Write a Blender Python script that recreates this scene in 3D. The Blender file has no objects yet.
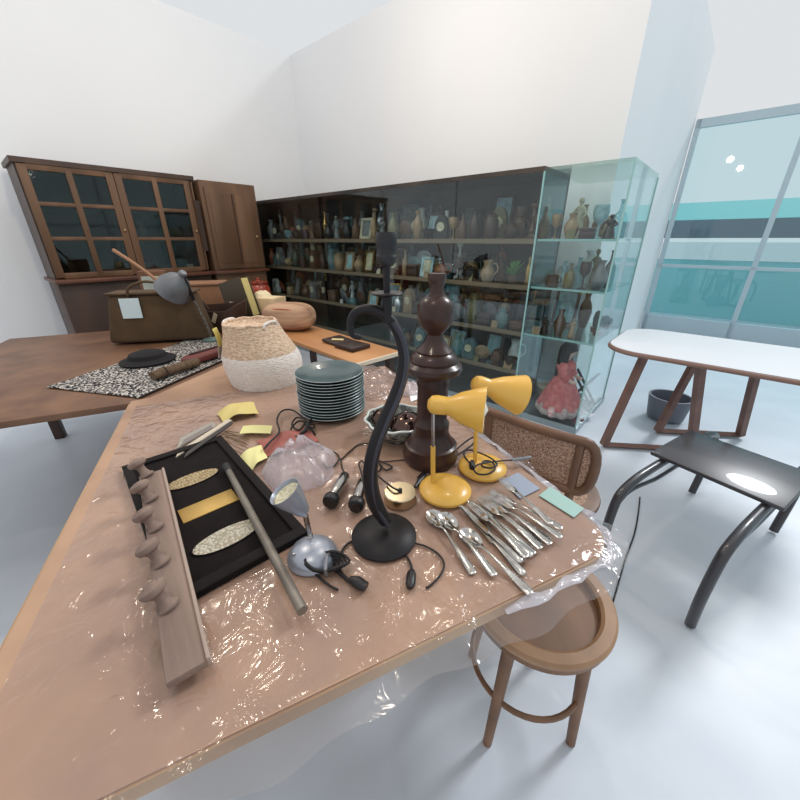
import bpy, bmesh, math, random
from math import sin, cos, tan, pi, radians, sqrt, atan2
from mathutils import Vector, Matrix, Euler, noise

random.seed(7)
D = bpy.data
SC = bpy.context.scene
COL = SC.collection

# ------------------------------------------------------------------ camera, world, lights, exposure
F = 361.0; TH = radians(24); EYE = 1.37
cam_d = D.cameras.new('camera'); cam = D.objects.new('camera', cam_d); COL.objects.link(cam)
cam_d.sensor_width = 36; cam_d.lens = 36 * F / 800; cam_d.clip_start = 0.02
cam.location = (0, 0, EYE); cam.rotation_euler = (pi / 2 - TH, 0, 0)
SC.camera = cam
w = D.worlds.new('daylight'); SC.world = w; w.use_nodes = True
bg = w.node_tree.nodes['Background']; bg.inputs[0].default_value = (0.94, 0.97, 1.0, 1); bg.inputs[1].default_value = 0.78
def light(name, kind, loc, rot, energy, color, **kw):
    d = D.lights.new(name, kind); d.energy = energy; d.color = color
    for k, v in kw.items(): setattr(d, k, v)
    o = D.objects.new(name, d); COL.objects.link(o); o.location = loc; o.rotation_euler = rot
    return o
def aim(src, dst): return (Vector(dst) - Vector(src)).to_track_quat('-Z', 'Y').to_euler()
light('sun', 'SUN', (4, 5, 5), aim((3.5, 3.0, 4.2), (0, 0.6, 0.7)), 1.5, (0.94, 0.97, 1.0), angle=radians(12))
for i, (x, y, z, e) in enumerate(((-1.5, 2.2, 3.1, 42), (-.3, 3.2, 3.1, 30), (.5, 1.7, 3.1, 22), (-.5, .3, 3.1, 22))):      # unseen warm lights at ceiling height, added for sparkle on plastic and metal
    light('ceiling_sparkle', 'POINT', (x, y, z), (0, 0, 0), e, (1.0, .86, .70), shadow_soft_size=.06)
SC.view_settings.view_transform = 'Standard'; SC.view_settings.look = 'None'
SC.view_settings.gamma = 1; SC.view_settings.use_curve_mapping = False
SC.view_settings.exposure = 0.0

# ------------------------------------------------------------------ helpers
def ray(px, py):
    a = (px - 400) / F; b = -(py - 400) / F
    return Vector((a, cos(TH) + b * sin(TH), -sin(TH) + b * cos(TH)))
T = 0.7535                                       # top of the covered table, where things stand
def on(px, py, z=T):
    r = ray(px, py); t = (z - EYE) / r.z
    return Vector((r.x * t, r.y * t, z))
def onY(px, py, Y):
    r = ray(px, py); t = Y / r.y
    return Vector((r.x * t, Y, EYE + r.z * t))
def lin(c):
    return tuple((x / 255 / 12.92 if x <= 10 else ((x / 255 + .055) / 1.055) ** 2.4) for x in c[:3]) + (1,)

MATS = {}
def M(name, col=(128, 128, 128), rough=.5, metal=0, col2=None, scale=30, stretch=None, bump=0, bscale=None, coat=0, kind='noise', detail=4, lo=.35, hi=.65, spec=.5, emit=0):
    if name in MATS: return MATS[name]
    m = D.materials.new(name); m.use_nodes = True; nt = m.node_tree; p = nt.nodes['Principled BSDF']
    p.inputs['Base Color'].default_value = lin(col); p.inputs['Roughness'].default_value = rough
    p.inputs['Metallic'].default_value = metal; p.inputs['Coat Weight'].default_value = coat
    p.inputs['Specular IOR Level'].default_value = spec
    if emit:
        p.inputs['Emission Color'].default_value = lin(col); p.inputs['Emission Strength'].default_value = emit
    if col2 or bump:
        tc = nt.nodes.new('ShaderNodeTexCoord'); mp = nt.nodes.new('ShaderNodeMapping')
        nt.links.new(tc.outputs['Object'], mp.inputs['Vector'])
        if stretch: mp.inputs['Scale'].default_value = stretch
        def tex(sc):
            if kind == 'voronoi':
                t = nt.nodes.new('ShaderNodeTexVoronoi'); t.inputs['Scale'].default_value = sc; return t, t.outputs['Distance']
            if kind == 'wave':
                t = nt.nodes.new('ShaderNodeTexWave'); t.inputs['Scale'].default_value = sc; t.inputs['Distortion'].default_value = 3
                t.inputs['Detail'].default_value = 3; return t, t.outputs['Fac']
            t = nt.nodes.new('ShaderNodeTexNoise'); t.inputs['Scale'].default_value = sc; t.inputs['Detail'].default_value = detail
            return t, t.outputs['Fac']
        if col2:
            t, out = tex(scale); nt.links.new(mp.outputs[0], t.inputs['Vector'])
            cr = nt.nodes.new('ShaderNodeValToRGB'); cr.color_ramp.elements[0].position = lo; cr.color_ramp.elements[1].position = hi
            cr.color_ramp.elements[0].color = lin(col); cr.color_ramp.elements[1].color = lin(col2)
            nt.links.new(out, cr.inputs[0]); nt.links.new(cr.outputs[0], p.inputs['Base Color'])
        if bump:
            t, out = tex(bscale or scale); nt.links.new(mp.outputs[0], t.inputs['Vector'])
            b = nt.nodes.new('ShaderNodeBump'); b.inputs['Strength'].default_value = bump; b.inputs['Distance'].default_value = .01
            nt.links.new(out, b.inputs['Height']); nt.links.new(b.outputs[0], p.inputs['Normal'])
    MATS[name] = m
    return m
def glass(name, tint=(225, 245, 245), milk=0.0, milk_col=(235, 235, 240), bump=0, bscale=20, rough=.02, ior=1.5, stretch=None):
    """thin clear sheet: see-through + Fresnel reflection + a little milkiness"""
    if name in MATS: return MATS[name]
    m = D.materials.new(name); m.use_nodes = True; nt = m.node_tree; N = nt.nodes
    N.remove(N['Principled BSDF']); out = N['Material Output']
    tr = N.new('ShaderNodeBsdfTransparent'); tr.inputs[0].default_value = lin(tint)
    gl = N.new('ShaderNodeBsdfGlossy'); gl.inputs['Roughness'].default_value = rough; gl.inputs[0].default_value = (1, 1, 1, 1)
    fr = N.new('ShaderNodeFresnel'); ge = N.new('ShaderNodeNewGeometry'); mr = N.new('ShaderNodeMapRange')
    mr.inputs['To Min'].default_value = ior; mr.inputs['To Max'].default_value = 1 / ior      # a thin sheet reflects alike from both sides
    nt.links.new(ge.outputs['Backfacing'], mr.inputs['Value']); nt.links.new(mr.outputs[0], fr.inputs[0])
    mx = N.new('ShaderNodeMixShader'); nt.links.new(fr.outputs[0], mx.inputs[0])
    if milk:
        df = N.new('ShaderNodeBsdfDiffuse'); df.inputs[0].default_value = lin(milk_col)
        tl = N.new('ShaderNodeBsdfTranslucent'); tl.inputs[0].default_value = lin(milk_col)
        md = N.new('ShaderNodeMixShader'); md.inputs[0].default_value = .5
        nt.links.new(df.outputs[0], md.inputs[1]); nt.links.new(tl.outputs[0], md.inputs[2])
        m0 = N.new('ShaderNodeMixShader'); m0.inputs[0].default_value = milk
        nt.links.new(tr.outputs[0], m0.inputs[1]); nt.links.new(md.outputs[0], m0.inputs[2])
        nt.links.new(m0.outputs[0], mx.inputs[1])
    else: nt.links.new(tr.outputs[0], mx.inputs[1])
    nt.links.new(gl.outputs[0], mx.inputs[2]); nt.links.new(mx.outputs[0], out.inputs[0])
    if bump:
        tc = N.new('ShaderNodeTexCoord'); mp = N.new('ShaderNodeMapping'); nt.links.new(tc.outputs['Object'], mp.inputs[0])
        if stretch: mp.inputs['Scale'].default_value = stretch
        t = N.new('ShaderNodeTexNoise'); t.inputs['Scale'].default_value = bscale; t.inputs['Detail'].default_value = 3
        t.inputs['Distortion'].default_value = .8
        nt.links.new(mp.outputs[0], t.inputs['Vector'])
        b = N.new('ShaderNodeBump'); b.inputs['Strength'].default_value = bump; b.inputs['Distance'].default_value = .02
        nt.links.new(t.outputs['Fac'], b.inputs['Height'])
        nt.links.new(b.outputs[0], gl.inputs['Normal']); nt.links.new(b.outputs[0], fr.inputs['Normal'])
    MATS[name] = m
    return m

def tag(o, label=None, cat=None, group=None, kind=None):
    for k, v in (('label', label), ('category', cat), ('group', group), ('kind', kind)):
        if v: o[k] = v
    return o
def thing(name, loc, label, cat, group=None, rz=0, rot=None):
    o = D.objects.new(name, None); o.empty_display_size = .05; COL.objects.link(o); o.location = loc
    o.rotation_euler = rot or (0, 0, rz)
    return tag(o, label, cat, group)
def smooth(pts, n=6, closed=False):
    P = [Vector(p) for p in pts]; L = len(P); out = []
    for i in range(L if closed else L - 1):
        g = (lambda k: P[k % L]) if closed else (lambda k: P[min(max(k, 0), L - 1)])
        a, b, c, d = g(i - 1), g(i), g(i + 1), g(i + 2)
        for k in range(n):
            t = k / n
            out.append(.5 * (2 * b + (c - a) * t + (2 * a - 5 * b + 4 * c - d) * t * t + (3 * b - a - 3 * c + d) * t ** 3))
    if not closed: out.append(P[-1])
    return out
def interp(vals, n):
    """resample a list of numbers to n entries"""
    r = []
    for i in range(n):
        f = i / (n - 1) * (len(vals) - 1); k = min(int(f), len(vals) - 2); A, B = vals[k], vals[k + 1]; q = f - k
        r.append(tuple(a + (b - a) * q for a, b in zip(A, B)) if isinstance(A, tuple) else A + (B - A) * q)
    return r

class MB:
    def __init__(s): s.b = bmesh.new()
    def lathe(s, prof, seg=28, mat=None, off=None, wob=None):
        rings = []
        for i, (r, z) in enumerate(prof):
            ox, oy = off(z) if off else (0, 0)
            if r <= 1e-6: vs = [s.b.verts.new((ox, oy, z))]
            else:
                vs = []
                for k in range(seg):
                    a = 2 * pi * k / seg; rr = r * (wob(a, z) if wob else 1)
                    vs.append(s.b.verts.new((ox + rr * cos(a), oy + rr * sin(a), z)))
            if mat is not None:
                for v in vs: v.co = mat @ v.co
            rings.append(vs)
        for A, B in zip(rings, rings[1:]):
            if len(A) == 1 and len(B) == 1: continue
            for k in range(seg):
                a0, a1 = (A[0], A[0]) if len(A) == 1 else (A[k], A[(k + 1) % seg])
                b0, b1 = (B[0], B[0]) if len(B) == 1 else (B[k], B[(k + 1) % seg])
                f = []
                for v in (a0, a1, b1, b0):
                    if v not in f: f.append(v)
                s.b.faces.new(f)
        return s
    def tube(s, pts, r, seg=8, closed=False, up=None, cap=True):
        """r: number, list, or list of (width, height) pairs"""
        P = [Vector(p) for p in pts]; n = len(P)
        R = r if isinstance(r, list) else [r] * n
        if len(R) != n: R = interp(R, n)
        rings = []; pu = None
        for i in range(n):
            t = (P[(i + 1) % n] - P[i - 1]) if closed else (P[min(i + 1, n - 1)] - P[max(i - 1, 0)])
            if t.length < 1e-9: t = Vector((0, 0, 1))
            t.normalize()
            if up is not None: u = Vector(up)
            else: u = pu if pu else (Vector((0, 0, 1)) if abs(t.z) < .9 else Vector((1, 0, 0)))
            u = u - t * u.dot(t); u.normalize(); pu = u; v = t.cross(u)
            a, b = R[i] if isinstance(R[i], tuple) else (R[i], R[i])
            rings.append([s.b.verts.new(P[i] + v * (a * cos(2 * pi * k / seg)) + u * (b * sin(2 * pi * k / seg))) for k in range(seg)])
        for i in range(n if closed else n - 1):
            A, B = rings[i], rings[(i + 1) % n]
            for k in range(seg): s.b.faces.new((A[k], A[(k + 1) % seg], B[(k + 1) % seg], B[k]))
        if cap and not closed: s.b.faces.new(rings[0][::-1]); s.b.faces.new(rings[-1])
        return s
    def box(s, size, c=(0, 0, 0), rot=(0, 0, 0), bev=0, taper=1, seg=2):
        m = Matrix.Translation(c) @ Euler(rot).to_matrix().to_4x4() @ Matrix.Diagonal((*size, 1))
        g = bmesh.ops.create_cube(s.b, size=1)['verts']
        for v in g:
            if v.co.z > 0: v.co.x *= taper; v.co.y *= taper
            v.co = m @ v.co
        if bev:
            es = list({e for v in g for e in v.link_edges})
            bmesh.ops.bevel(s.b, geom=es, offset=bev, segments=seg, affect='EDGES', profile=.5)
        return s
    def ball(s, r, c=(0, 0, 0), sc=(1, 1, 1), rot=(0, 0, 0), u=16, v=10):
        m = Matrix.Translation(c) @ Euler(rot).to_matrix().to_4x4() @ Matrix.Diagonal((*sc, 1))
        bmesh.ops.create_uvsphere(s.b, u_segments=u, v_segments=v, radius=r, matrix=m); return s
    def prism(s, poly, z0, z1, mat=None):
        n = len(poly); A = [s.b.verts.new((x, y, z0)) for x, y in poly]; B = [s.b.verts.new((x, y, z1)) for x, y in poly]
        if mat is not None:
            for v in A + B: v.co = mat @ v.co
        s.b.faces.new(A[::-1]); s.b.faces.new(B)
        for i in range(n): s.b.faces.new((A[i], A[(i + 1) % n], B[(i + 1) % n], B[i]))
        return s
    def grid(s, fn, nu, nv, thick=None):
        C = [[fn(i / nu, j / nv) for j in range(nv + 1)] for i in range(nu + 1)]
        V = [[s.b.verts.new(c) if c is not None else None for c in r] for r in C]
        qs = [(V[i][j], V[i + 1][j], V[i + 1][j + 1], V[i][j + 1]) for i in range(nu) for j in range(nv)]
        fs = [s.b.faces.new(q) for q in qs if None not in q]
        if thick:
            s.b.normal_update(); bmesh.ops.solidify(s.b, geom=fs, thickness=thick)
        return s
    def xf(s, m):
        bmesh.ops.transform(s.b, matrix=m, verts=s.b.verts[:]); return s
    def build(s, name, mat, parent=None, loc=None, rot=None, ang=35, flat=False):
        bmesh.ops.recalc_face_normals(s.b, faces=s.b.faces[:])
        me = D.meshes.new(name); s.b.to_mesh(me); s.b.free()
        if not flat:
            me.shade_smooth(); me.set_sharp_from_angle(angle=radians(ang))
        if mat: me.materials.append(mat)
        o = D.objects.new(name, me); COL.objects.link(o)
        if parent: o.parent = parent
        if loc is not None: o.location = loc
        if rot is not None: o.rotation_euler = rot
        return o
def one(mb, name, mat, loc, label, cat, group=None, rot=None, **k):
    return tag(mb.build(name, mat, None, loc, rot, **k), label, cat, group)
def struct(o): o['kind'] = 'structure'; return o
def rel(pts, o): return [Vector(p) - Vector(o) for p in pts]
def axis_mat(p, d, up=(0, 0, 1)):
    """matrix taking +Z to direction d at point p"""
    q = Vector(d).to_track_quat('Z', 'Y'); return Matrix.Translation(p) @ q.to_matrix().to_4x4()

# ------------------------------------------------------------------ shared materials
WOODD = M('dark turned wood', (66, 42, 36), .3, col2=(40, 25, 23), scale=14, stretch=(1, 1, .15), spec=.35, coat=.12)
BLK = M('black metal', (27, 24, 27), .45, spec=.3)
BLKP = M('black plastic', (22, 20, 22), .4)
CORD = M('black cord', (26, 22, 24), .5)
YEL = M('yellow enamel', (228, 178, 78), .32, coat=.25)
YELIN = M('pale shade lining', (240, 225, 195), .6)
CHROME = M('chrome', (176, 172, 168), .14, 1)
STEEL = M('polished cutlery steel', (176, 172, 166), .16, 1, col2=(206, 203, 198), scale=60)
BRASS = M('brushed brass', (205, 180, 130), .3, 1)
SILV = M('silver grey lacquer', (165, 170, 182), .33, .55)
TAGY = M('yellow paper', (216, 205, 120), .8)
CLEAR = glass('clear case glass', (244, 250, 250))
SHELFG = glass('shelf glass', (222, 236, 232), milk=.08, milk_col=(200, 215, 208))
WHITEW = M('white painted wall', (240, 241, 242), .8, col2=(236, 237, 239), scale=.6)

# ------------------------------------------------------------------ the room
K = Vector((1.346, 2.442, 0)); U = Vector((-.755, .656, 0)).normalized(); V = Vector((.656, .755, 0)).normalized()
def kp(s, v, z=0): return K + U * s + V * v + Vector((0, 0, z))
RU = atan2(U.y, U.x)                                 # local x along U; local -y towards V
def kbox(s0, s1, v0, v1, z0, z1, bev=0, mb=None):
    """box between case coordinates, world space"""
    mb = mb or MB(); c = kp((s0 + s1) / 2, (v0 + v1) / 2, (z0 + z1) / 2)
    return mb.box((abs(s1 - s0), abs(v1 - v0), abs(z1 - z0)), c, (0, 0, RU), bev)

fl = M('pale polished floor', (212, 219, 228), .4, col2=(202, 210, 220), scale=2.5, detail=6)
struct(MB().box((14, 14, .1), (0, 3, -.05)).build('floor', fl))
struct(kbox(.42, 4.68, 1.02, 1.12, 0, 3.6).build('wall_back', WHITEW))
struct(kbox(4.58, 4.68, -4.5, 1.02, 0, 3.6).build('wall_left', WHITEW))
struct(kbox(.42, 4.58, 1.0, 1.02, 0, .1).build('baseboard_back', M('skirting', (215, 217, 220), .5)))

# window wall on the far right, daylight behind it
WF = M('window frame', (188, 205, 212), .4, .2)
wmb = MB()
for v0, v1, z0, z1 in ((.0, 3.4, 0, .12), (.0, 3.4, 2.9, 3.0), (.0, 3.4, 1.62, 1.70)): kbox(-3.0, -2.94, 1.1 + v0 - 2.4, 1.1 + v1, z0, z1, mb=wmb)
for vv in (-1.3, -.1, 1.1, 2.3, 3.5, 4.5): kbox(-3.0, -2.94, vv - .03, vv + .03, 0, 3.0, mb=wmb)
win = struct(wmb.build('window_1', WF))
kbox(-2.975, -2.965, -1.3, 4.5, .12, 2.9).build('pane', glass('window glass', (235, 248, 250)), win)
w2 = MB()
for z0, z1 in ((0, .25), (2.75, 2.85), (.98, 1.02)): kbox(-3.0, .32, 4.44, 4.5, z0, z1, mb=w2)
for ss in (.29, -.8, -1.9, -2.97): kbox(ss - .03, ss + .03, 4.44, 4.5, 0, 2.85, mb=w2)
win2 = struct(w2.build('window_2', WF))
kbox(-2.97, .3, 4.465, 4.475, .25, 2.8).build('pane', MATS['window glass'], win2)
struct(kbox(.34, .42, 1.02, 4.5, 0, 3.6).build('wall_right', WHITEW))
# outside: a teal shop awning over a pale parapet
o = one(kbox(-5.2, 1.2, 6.4, 6.6, 1.02, 1.32), 'parapet', M('white render', (244, 244, 242), .9), (0, 0, 0), 'white capped top band of the low wall outside the far window', 'wall')
one(kbox(-5.2, 1.2, 6.42, 6.58, 0, 1.02), 'parapet', M('teal panel', (140, 200, 202), .7), (0, 0, 0), 'teal lower panel of the low wall outside the far window', 'wall')
AWN = thing('awning', kp(-2, 6.4, 1.34), 'teal awning with grey valance seen through the far window', 'awning', rz=RU)
MB().box((6.4, .06, .30), (0, 0, .20)).build('valance', M('grey canvas', (112, 122, 132), .8), AWN)
MB().box((6.4, .9, .05), (0, -.40, .50), (radians(-22), 0, 0)).build('canopy', M('teal canvas', (130, 205, 205), .8), AWN)
for x in (-3.0, 3.0): MB().box((.05, .05, 1.34), (x, .0, -.67)).build('post', WF, AWN)

# ------------------------------------------------------------------ glass display case
L = 4.45; DV = .8; DB = .5; S1 = .52
case = thing('display_case', K, 'long glass display case full of bric-a-brac along the back of the room', 'display case')
def cpart(mb, name, mat, parent=case):
    mb.xf(Matrix.Translation(-K)); return mb.build(name, mat, parent)
DARKB = M('dark brown back panel', (70, 60, 52), .6, col2=(44, 38, 35), scale=4)
cpart(kbox(0, L, 0, DV, .0, .03), 'base', M('case base', (70, 72, 74), .4))
cpart(kbox(0, S1, 0, DV, 1.78, 1.80), 'top', SHELFG)
cpart(kbox(S1, L, 0, DB, 1.78, 1.81), 'top', DARKB)
cpart(kbox(S1, L, DB - .02, DB, .03, 1.78), 'back_panel', DARKB)
cpart(kbox(L - .02, L, .008, DB - .02, .03, 1.78), 'end_panel', DARKB)
edges = [S1 + .0, 1.2, 2.0, 2.85, 3.65, L]
for a, b in zip(edges, edges[1:]): cpart(kbox(a + .003, b - .003, 0, .006, .03, 1.78), 'front_pane', CLEAR)
cpart(kbox(.006, S1 - .003, 0, .006, .03, 1.78), 'front_pane', CLEAR)
cpart(kbox(0, .006, 0, DV, .03, 1.78), 'side_pane', CLEAR)
cpart(kbox(S1, S1 + .006, 0.01, DV, .03, 1.78), 'side_pane', CLEAR)
cpart(kbox(0.006, S1, DV - .006, DV, .03, 1.78), 'back_pane', CLEAR)
EDGE = M('pale green glass edge', (150, 190, 188), .2)
shelves = {}
for z in (.38, .70, 1.05, 1.37):
    cpart(kbox(S1 + .01, L - .01, .02, DB - .03, z - .008, z), 'shelf', SHELFG)
    rail = cpart(kbox(S1 + .01, L - .01, .012, .02, z - .030, z + .004), 'shelf_edge', M('brown shelf edging', (124, 106, 86), .5))
    if z > .5:
        cpart(kbox(.01, S1 - .01, .02, DV - .02, z - .008, z), 'shelf', SHELFG)
        cpart(kbox(.01, S1 - .01, .012, .02, z - .012, z + .002), 'shelf_edge', EDGE)
for s, v in ((0, 0), (S1, 0), (0, DV)): cpart(kbox(s - .005, s + .005, v - .005, v + .005, .03, 1.78), 'corner_bead', EDGE)
cpart(kbox(-.012, L, -.012, 0, .0, .05), 'plinth_trim', M('brushed plinth', (150, 165, 170), .35, .6))
cpart(kbox(-.012, 0, 0, DV, .0, .05), 'plinth_trim', MATS['brushed plinth'])

# ------------------------------------------------------------------ bric-a-brac inside the case
COLS = {'dark brown': (66, 46, 36), 'brown': (100, 72, 54), 'black': (26, 25, 27), 'grey': (120, 122, 124), 'white': (226, 228, 226),
        'pale blue': (170, 205, 214), 'olive': (118, 112, 74), 'tan': (165, 136, 104), 'dark green': (48, 66, 54), 'cream': (210, 200, 172),
        'rust': (140, 74, 48), 'slate blue': (78, 92, 108), 'silver': (190, 192, 196), 'brass': (170, 138, 84), 'plum': (76, 50, 60)}
def cm(c):
    if c in ('silver', 'brass'): return M('ornament ' + c, COLS[c], .25, 1)
    a = COLS[c]; return M('ornament ' + c, a, .3, col2=tuple(int(x * .75) for x in a), scale=18)
CLG = glass('pale ornament glass', (205, 232, 236), milk=.25, milk_col=(200, 232, 240))
def lp(mb, prof, h, r, seg=20): return mb.lathe([(a * r, b * h) for a, b in prof], seg)
PROF = {
 'vase': [(0, 0), (.55, 0), (.6, .03), (.9, .3), (1, .45), (.8, .65), (.42, .8), (.4, .88), (.6, 1), (.54, 1), (.34, .88), (.3, .8), (0, .75)],
 'jar': [(0, 0), (.8, 0), (.9, .05), (1, .4), (.95, .7), (.7, .8), (.75, .82), (.75, .87), (.4, .95), (.12, .97), (.16, 1), (0, 1.03)],
 'bottle': [(0, 0), (.9, 0), (1, .04), (1, .5), (.8, .62), (.35, .74), (.3, .95), (.42, .96), (.42, 1), (.25, 1), (.22, .9), (0, .88)],
 'goblet': [(0, 0), (.8, 0), (.8, .03), (.15, .08), (.12, .4), (.3, .46), (.85, .6), (1, .8), (.9, 1), (.84, 1), (.9, .8), (.7, .6), (0, .5)],
 'bowl': [(0, 0), (.45, 0), (.45, .1), (.75, .35), (1, 1), (.95, 1), (.68, .4), (0, .18)],
 'candlestick': [(0, 0), (1, 0), (1, .04), (.5, .1), (.3, .16), (.45, .24), (.25, .32), (.2, .6), (.38, .66), (.2, .72), (.22, .88), (.5, .92), (.5, 1), (.3, 1), (.28, .94), (0, .94)],
 'jug': [(0, 0), (.6, 0), (.65, .03), (1, .3), (.95, .5), (.6, .75), (.6, .85), (.75, 1), (.68, 1), (.52, .85), (.52, .75), (0, .6)],
 'mug': [(0, 0), (.9, 0), (1, .05), (1, 1), (.92, 1), (.9, .1), (0, .08)],
 'teapot': [(0, 0), (.55, 0), (.6, .04), (1, .35), (.98, .55), (.6, .76), (.5, .8), (.5, .83), (.2, .9), (.1, .92), (.14, .97), (0, 1)],
}
placed = []
def ornament(kind, color, h, r, s, v, z, rz=0):
    loc = kp(s, v, z); mat = CLG if color == 'clear' else cm(color); mb = MB()
    if kind in PROF:
        lp(mb, PROF[kind], h, r); o = mb.build(kind, mat)
        if kind in ('jug', 'mug', 'teapot'):
            a = (.9 * r, 0, .75 * h); pts = [(.72 * r, 0, .85 * h), (1.35 * r, 0, .85 * h), (1.6 * r, 0, .55 * h), (.9 * r, 0, .3 * h)]
            MB().tube(smooth(pts, 4), .07 * r + .002, 6).build('handle', mat, o)
        if kind == 'teapot':
            MB().tube(smooth([(-.8 * r, 0, .35 * h), (-1.3 * r, 0, .5 * h), (-1.6 * r, 0, .8 * h)], 4), [.22 * r, .1 * r], 8).build('spout', mat, o)
    elif kind == 'plate':                               # a plate propped upright on a little stand
        m = Matrix.Translation((0, 0, .012)) @ Matrix.Rotation(radians(-75), 4, 'X') @ Matrix.Translation((0, -r, 0))
        mb.lathe([(0, 0), (.55 * r, 0), (.95 * r, .012), (r, .016), (.97 * r, .02), (.58 * r, .006), (0, .006)], 28, m)
        o = mb.build(kind, mat)
        st = MB(); st.tube([(-.03, -.03, .004), (-.03, .05, .004), (-.03, .06, .07)], .004, 6); st.tube([(.03, -.03, .004), (.03, .05, .004), (.03, .06, .07)], .004, 6)
        st.build('stand', BLK, o)
    elif kind == 'figurine':
        mb.lathe([(0, 0), (.9 * r, 0), (r, .03 * h), (.8 * r, .06 * h), (.75 * r, .1 * h), (.55 * r, .4 * h), (.4 * r, .55 * h), (.62 * r, .7 * h), (.55 * r, .78 * h), (.2 * r, .82 * h), (.2 * r, .85 * h), (.38 * r, .92 * h), (.25 * r, .99 * h), (0, h)], 14)
        mb.tube(smooth([(.5 * r, 0, .74 * h), (.9 * r, -.2 * r, .6 * h), (.5 * r, -.7 * r, .5 * h)], 3), [.16 * r, .1 * r], 6)
        mb.tube(smooth([(-.5 * r, 0, .74 * h), (-.95 * r, -.1 * r, .62 * h), (-.8 * r, -.5 * r, .42 * h)], 3), [.16 * r, .1 * r], 6)
        o = mb.build(kind, mat)
    elif kind == 'trinket_box':
        mb.box((2 * r, 1.4 * r, h * .7), (0, 0, h * .35), bev=.004); o = mb.build(kind, mat)
        l = MB().box((2.08 * r, 1.48 * r, h * .3), (0, 0, h * .86), bev=.006).build('lid', mat, o)
    elif kind == 'mantel_clock':
        n = 14; poly = [(-r, 0), (r, 0), (r, .5 * h)] + [(r * cos(pi * i / n), .5 * h + .5 * h * sin(pi * i / n)) for i in range(1, n)] + [(-r, .5 * h)]
        mb.prism(poly, -.03, .03, Matrix.Rotation(pi / 2, 4, 'X')); o = mb.build(kind, mat)
        MB().lathe([(0, 0), (.6 * r, 0), (.62 * r, .006), (0, .008)], 20, Matrix.Translation((0, -.031, .52 * h)) @ Matrix.Rotation(pi / 2, 4, 'X')).build('dial', cm('cream'), o)
    elif kind == 'framed_picture':
        a = radians(-12); R = Matrix.Rotation(a, 4, 'X')
        for x, zz, sx, sz in ((-r, h / 2, .022, h), (r, h / 2, .022, h), (0, .011, 2 * r, .022), (0, h - .011, 2 * r, .022)): mb.box((sx, .016, sz), (x, 0, zz))
        mb.xf(Matrix.Translation((0, 0, .004)) @ R); o = mb.build(kind, mat)
        MB().box((2 * r, .006, h - .02), (0, .004, h / 2)).xf(Matrix.Translation((0, 0, .004)) @ R).build('picture', cm(random.choice(['grey', 'cream', 'pale blue'])), o)
    elif kind == 'price_card':
        mb.box((2 * r, .003, h), (0, 0, h / 2)).xf(Matrix.Translation((0, 0, .001)) @ Matrix.Rotation(radians(-14), 4, 'X')); o = mb.build(kind, mat)
        MB().box((1.2 * r, .02, .003), (0, .012, .002)).build('foot', mat, o)
    o.location = loc; o.rotation_euler = (0, 0, RU + pi + rz)
    placed.append([o, kind, color, s, v, z]); return o

SIZE = {'vase': (.15, .25, .045, .075), 'jar': (.12, .2, .05, .075), 'bottle': (.18, .27, .03, .045), 'goblet': (.13, .2, .035, .05), 'bowl': (.06, .1, .07, .11),
        'candlestick': (.17, .27, .04, .055), 'jug': (.14, .23, .05, .075), 'mug': (.09, .12, .04, .05), 'teapot': (.12, .17, .07, .09), 'plate': (.2, .2, .085, .13),
        'figurine': (.15, .26, .035, .055), 'trinket_box': (.06, .13, .05, .09), 'mantel_clock': (.17, .25, .06, .09), 'framed_picture': (.16, .24, .06, .09)}
KINDS = list(SIZE)
def wcol(z, pd=.68):
    dark = ['dark brown', 'brown', 'black', 'dark brown', 'black', 'plum', 'dark green', 'brown', 'dark brown', 'grey', 'olive', 'rust', 'tan', 'brown', 'tan']
    c = random.random()
    if c < pd: return random.choice(dark)
    return random.choice(['clear', 'white', 'pale blue', 'silver', 'clear', 'cream', 'brass', 'tan', 'grey', 'clear'])
def fill(s0, s1, v, z, hmax, sc=1.0, kinds=None, pd=.68, rc=.1):
    s = s0; last = None
    while True:
        k = random.choice(kinds or KINDS)
        while k == last: k = random.choice(kinds or KINDS)
        h0, h1, r0, r1 = SIZE[k]; h = min(random.uniform(h0, h1) * sc, hmax); r = random.uniform(r0, r1) * min(sc, 1.1); r = min(r, rc * (1.25 if k in ('plate', 'framed_picture') else 1))
        ext = {'jug': 1.6, 'mug': 1.6, 'teapot': 1.65, 'framed_picture': 1.2, 'trinket_box': 1.1}.get(k, 1.03) * r
        if s + 2 * ext > s1: break
        if k in ('bowl',): h *= 1
        ornament(k, wcol(z, pd), h, r, s + ext, v + random.uniform(-.012, .012), z + .0005, random.uniform(-.25, .25))
        s += 2 * ext + random.uniform(.004, .03); last = k
TALL = ['vase', 'jar', 'bottle', 'mantel_clock', 'figurine', 'candlestick', 'framed_picture', 'plate', 'goblet']
for z, hm in ((1.37, .34), (1.05, .29), (.70, .31)):
    if z == 1.05: fill(.545, .66, .085, z, .2, .8, ['bottle', 'goblet', 'mug'], rc=.05); fill(.82, 4.2, .085, z, .23, .95, rc=.058)
    else: fill(.545, 4.2, .085, z, .23, 1.0, rc=.058)
    fill(.86 if z == 1.05 else .56, 4.2, .225, z, .285, 1.25, rc=.062)
    if z != 1.05: fill(.56, 4.2, .375, z, hm, 1.45, TALL, .45, rc=.085)
    else: fill(.9, 2.3, .375, z, hm, 1.35, TALL, .6, rc=.085); fill(2.35, 4.2, .375, z, hm, 1.35, ['goblet', 'bottle', 'vase', 'framed_picture', 'goblet'], .15, rc=.07)  # far-left rear row coloured pale to stand in for window glints
fill(.56, 2.0, .085, .38, .2, .9, rc=.055); fill(.56, 2.0, .225, .38, .25, 1.1, rc=.065)
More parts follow.
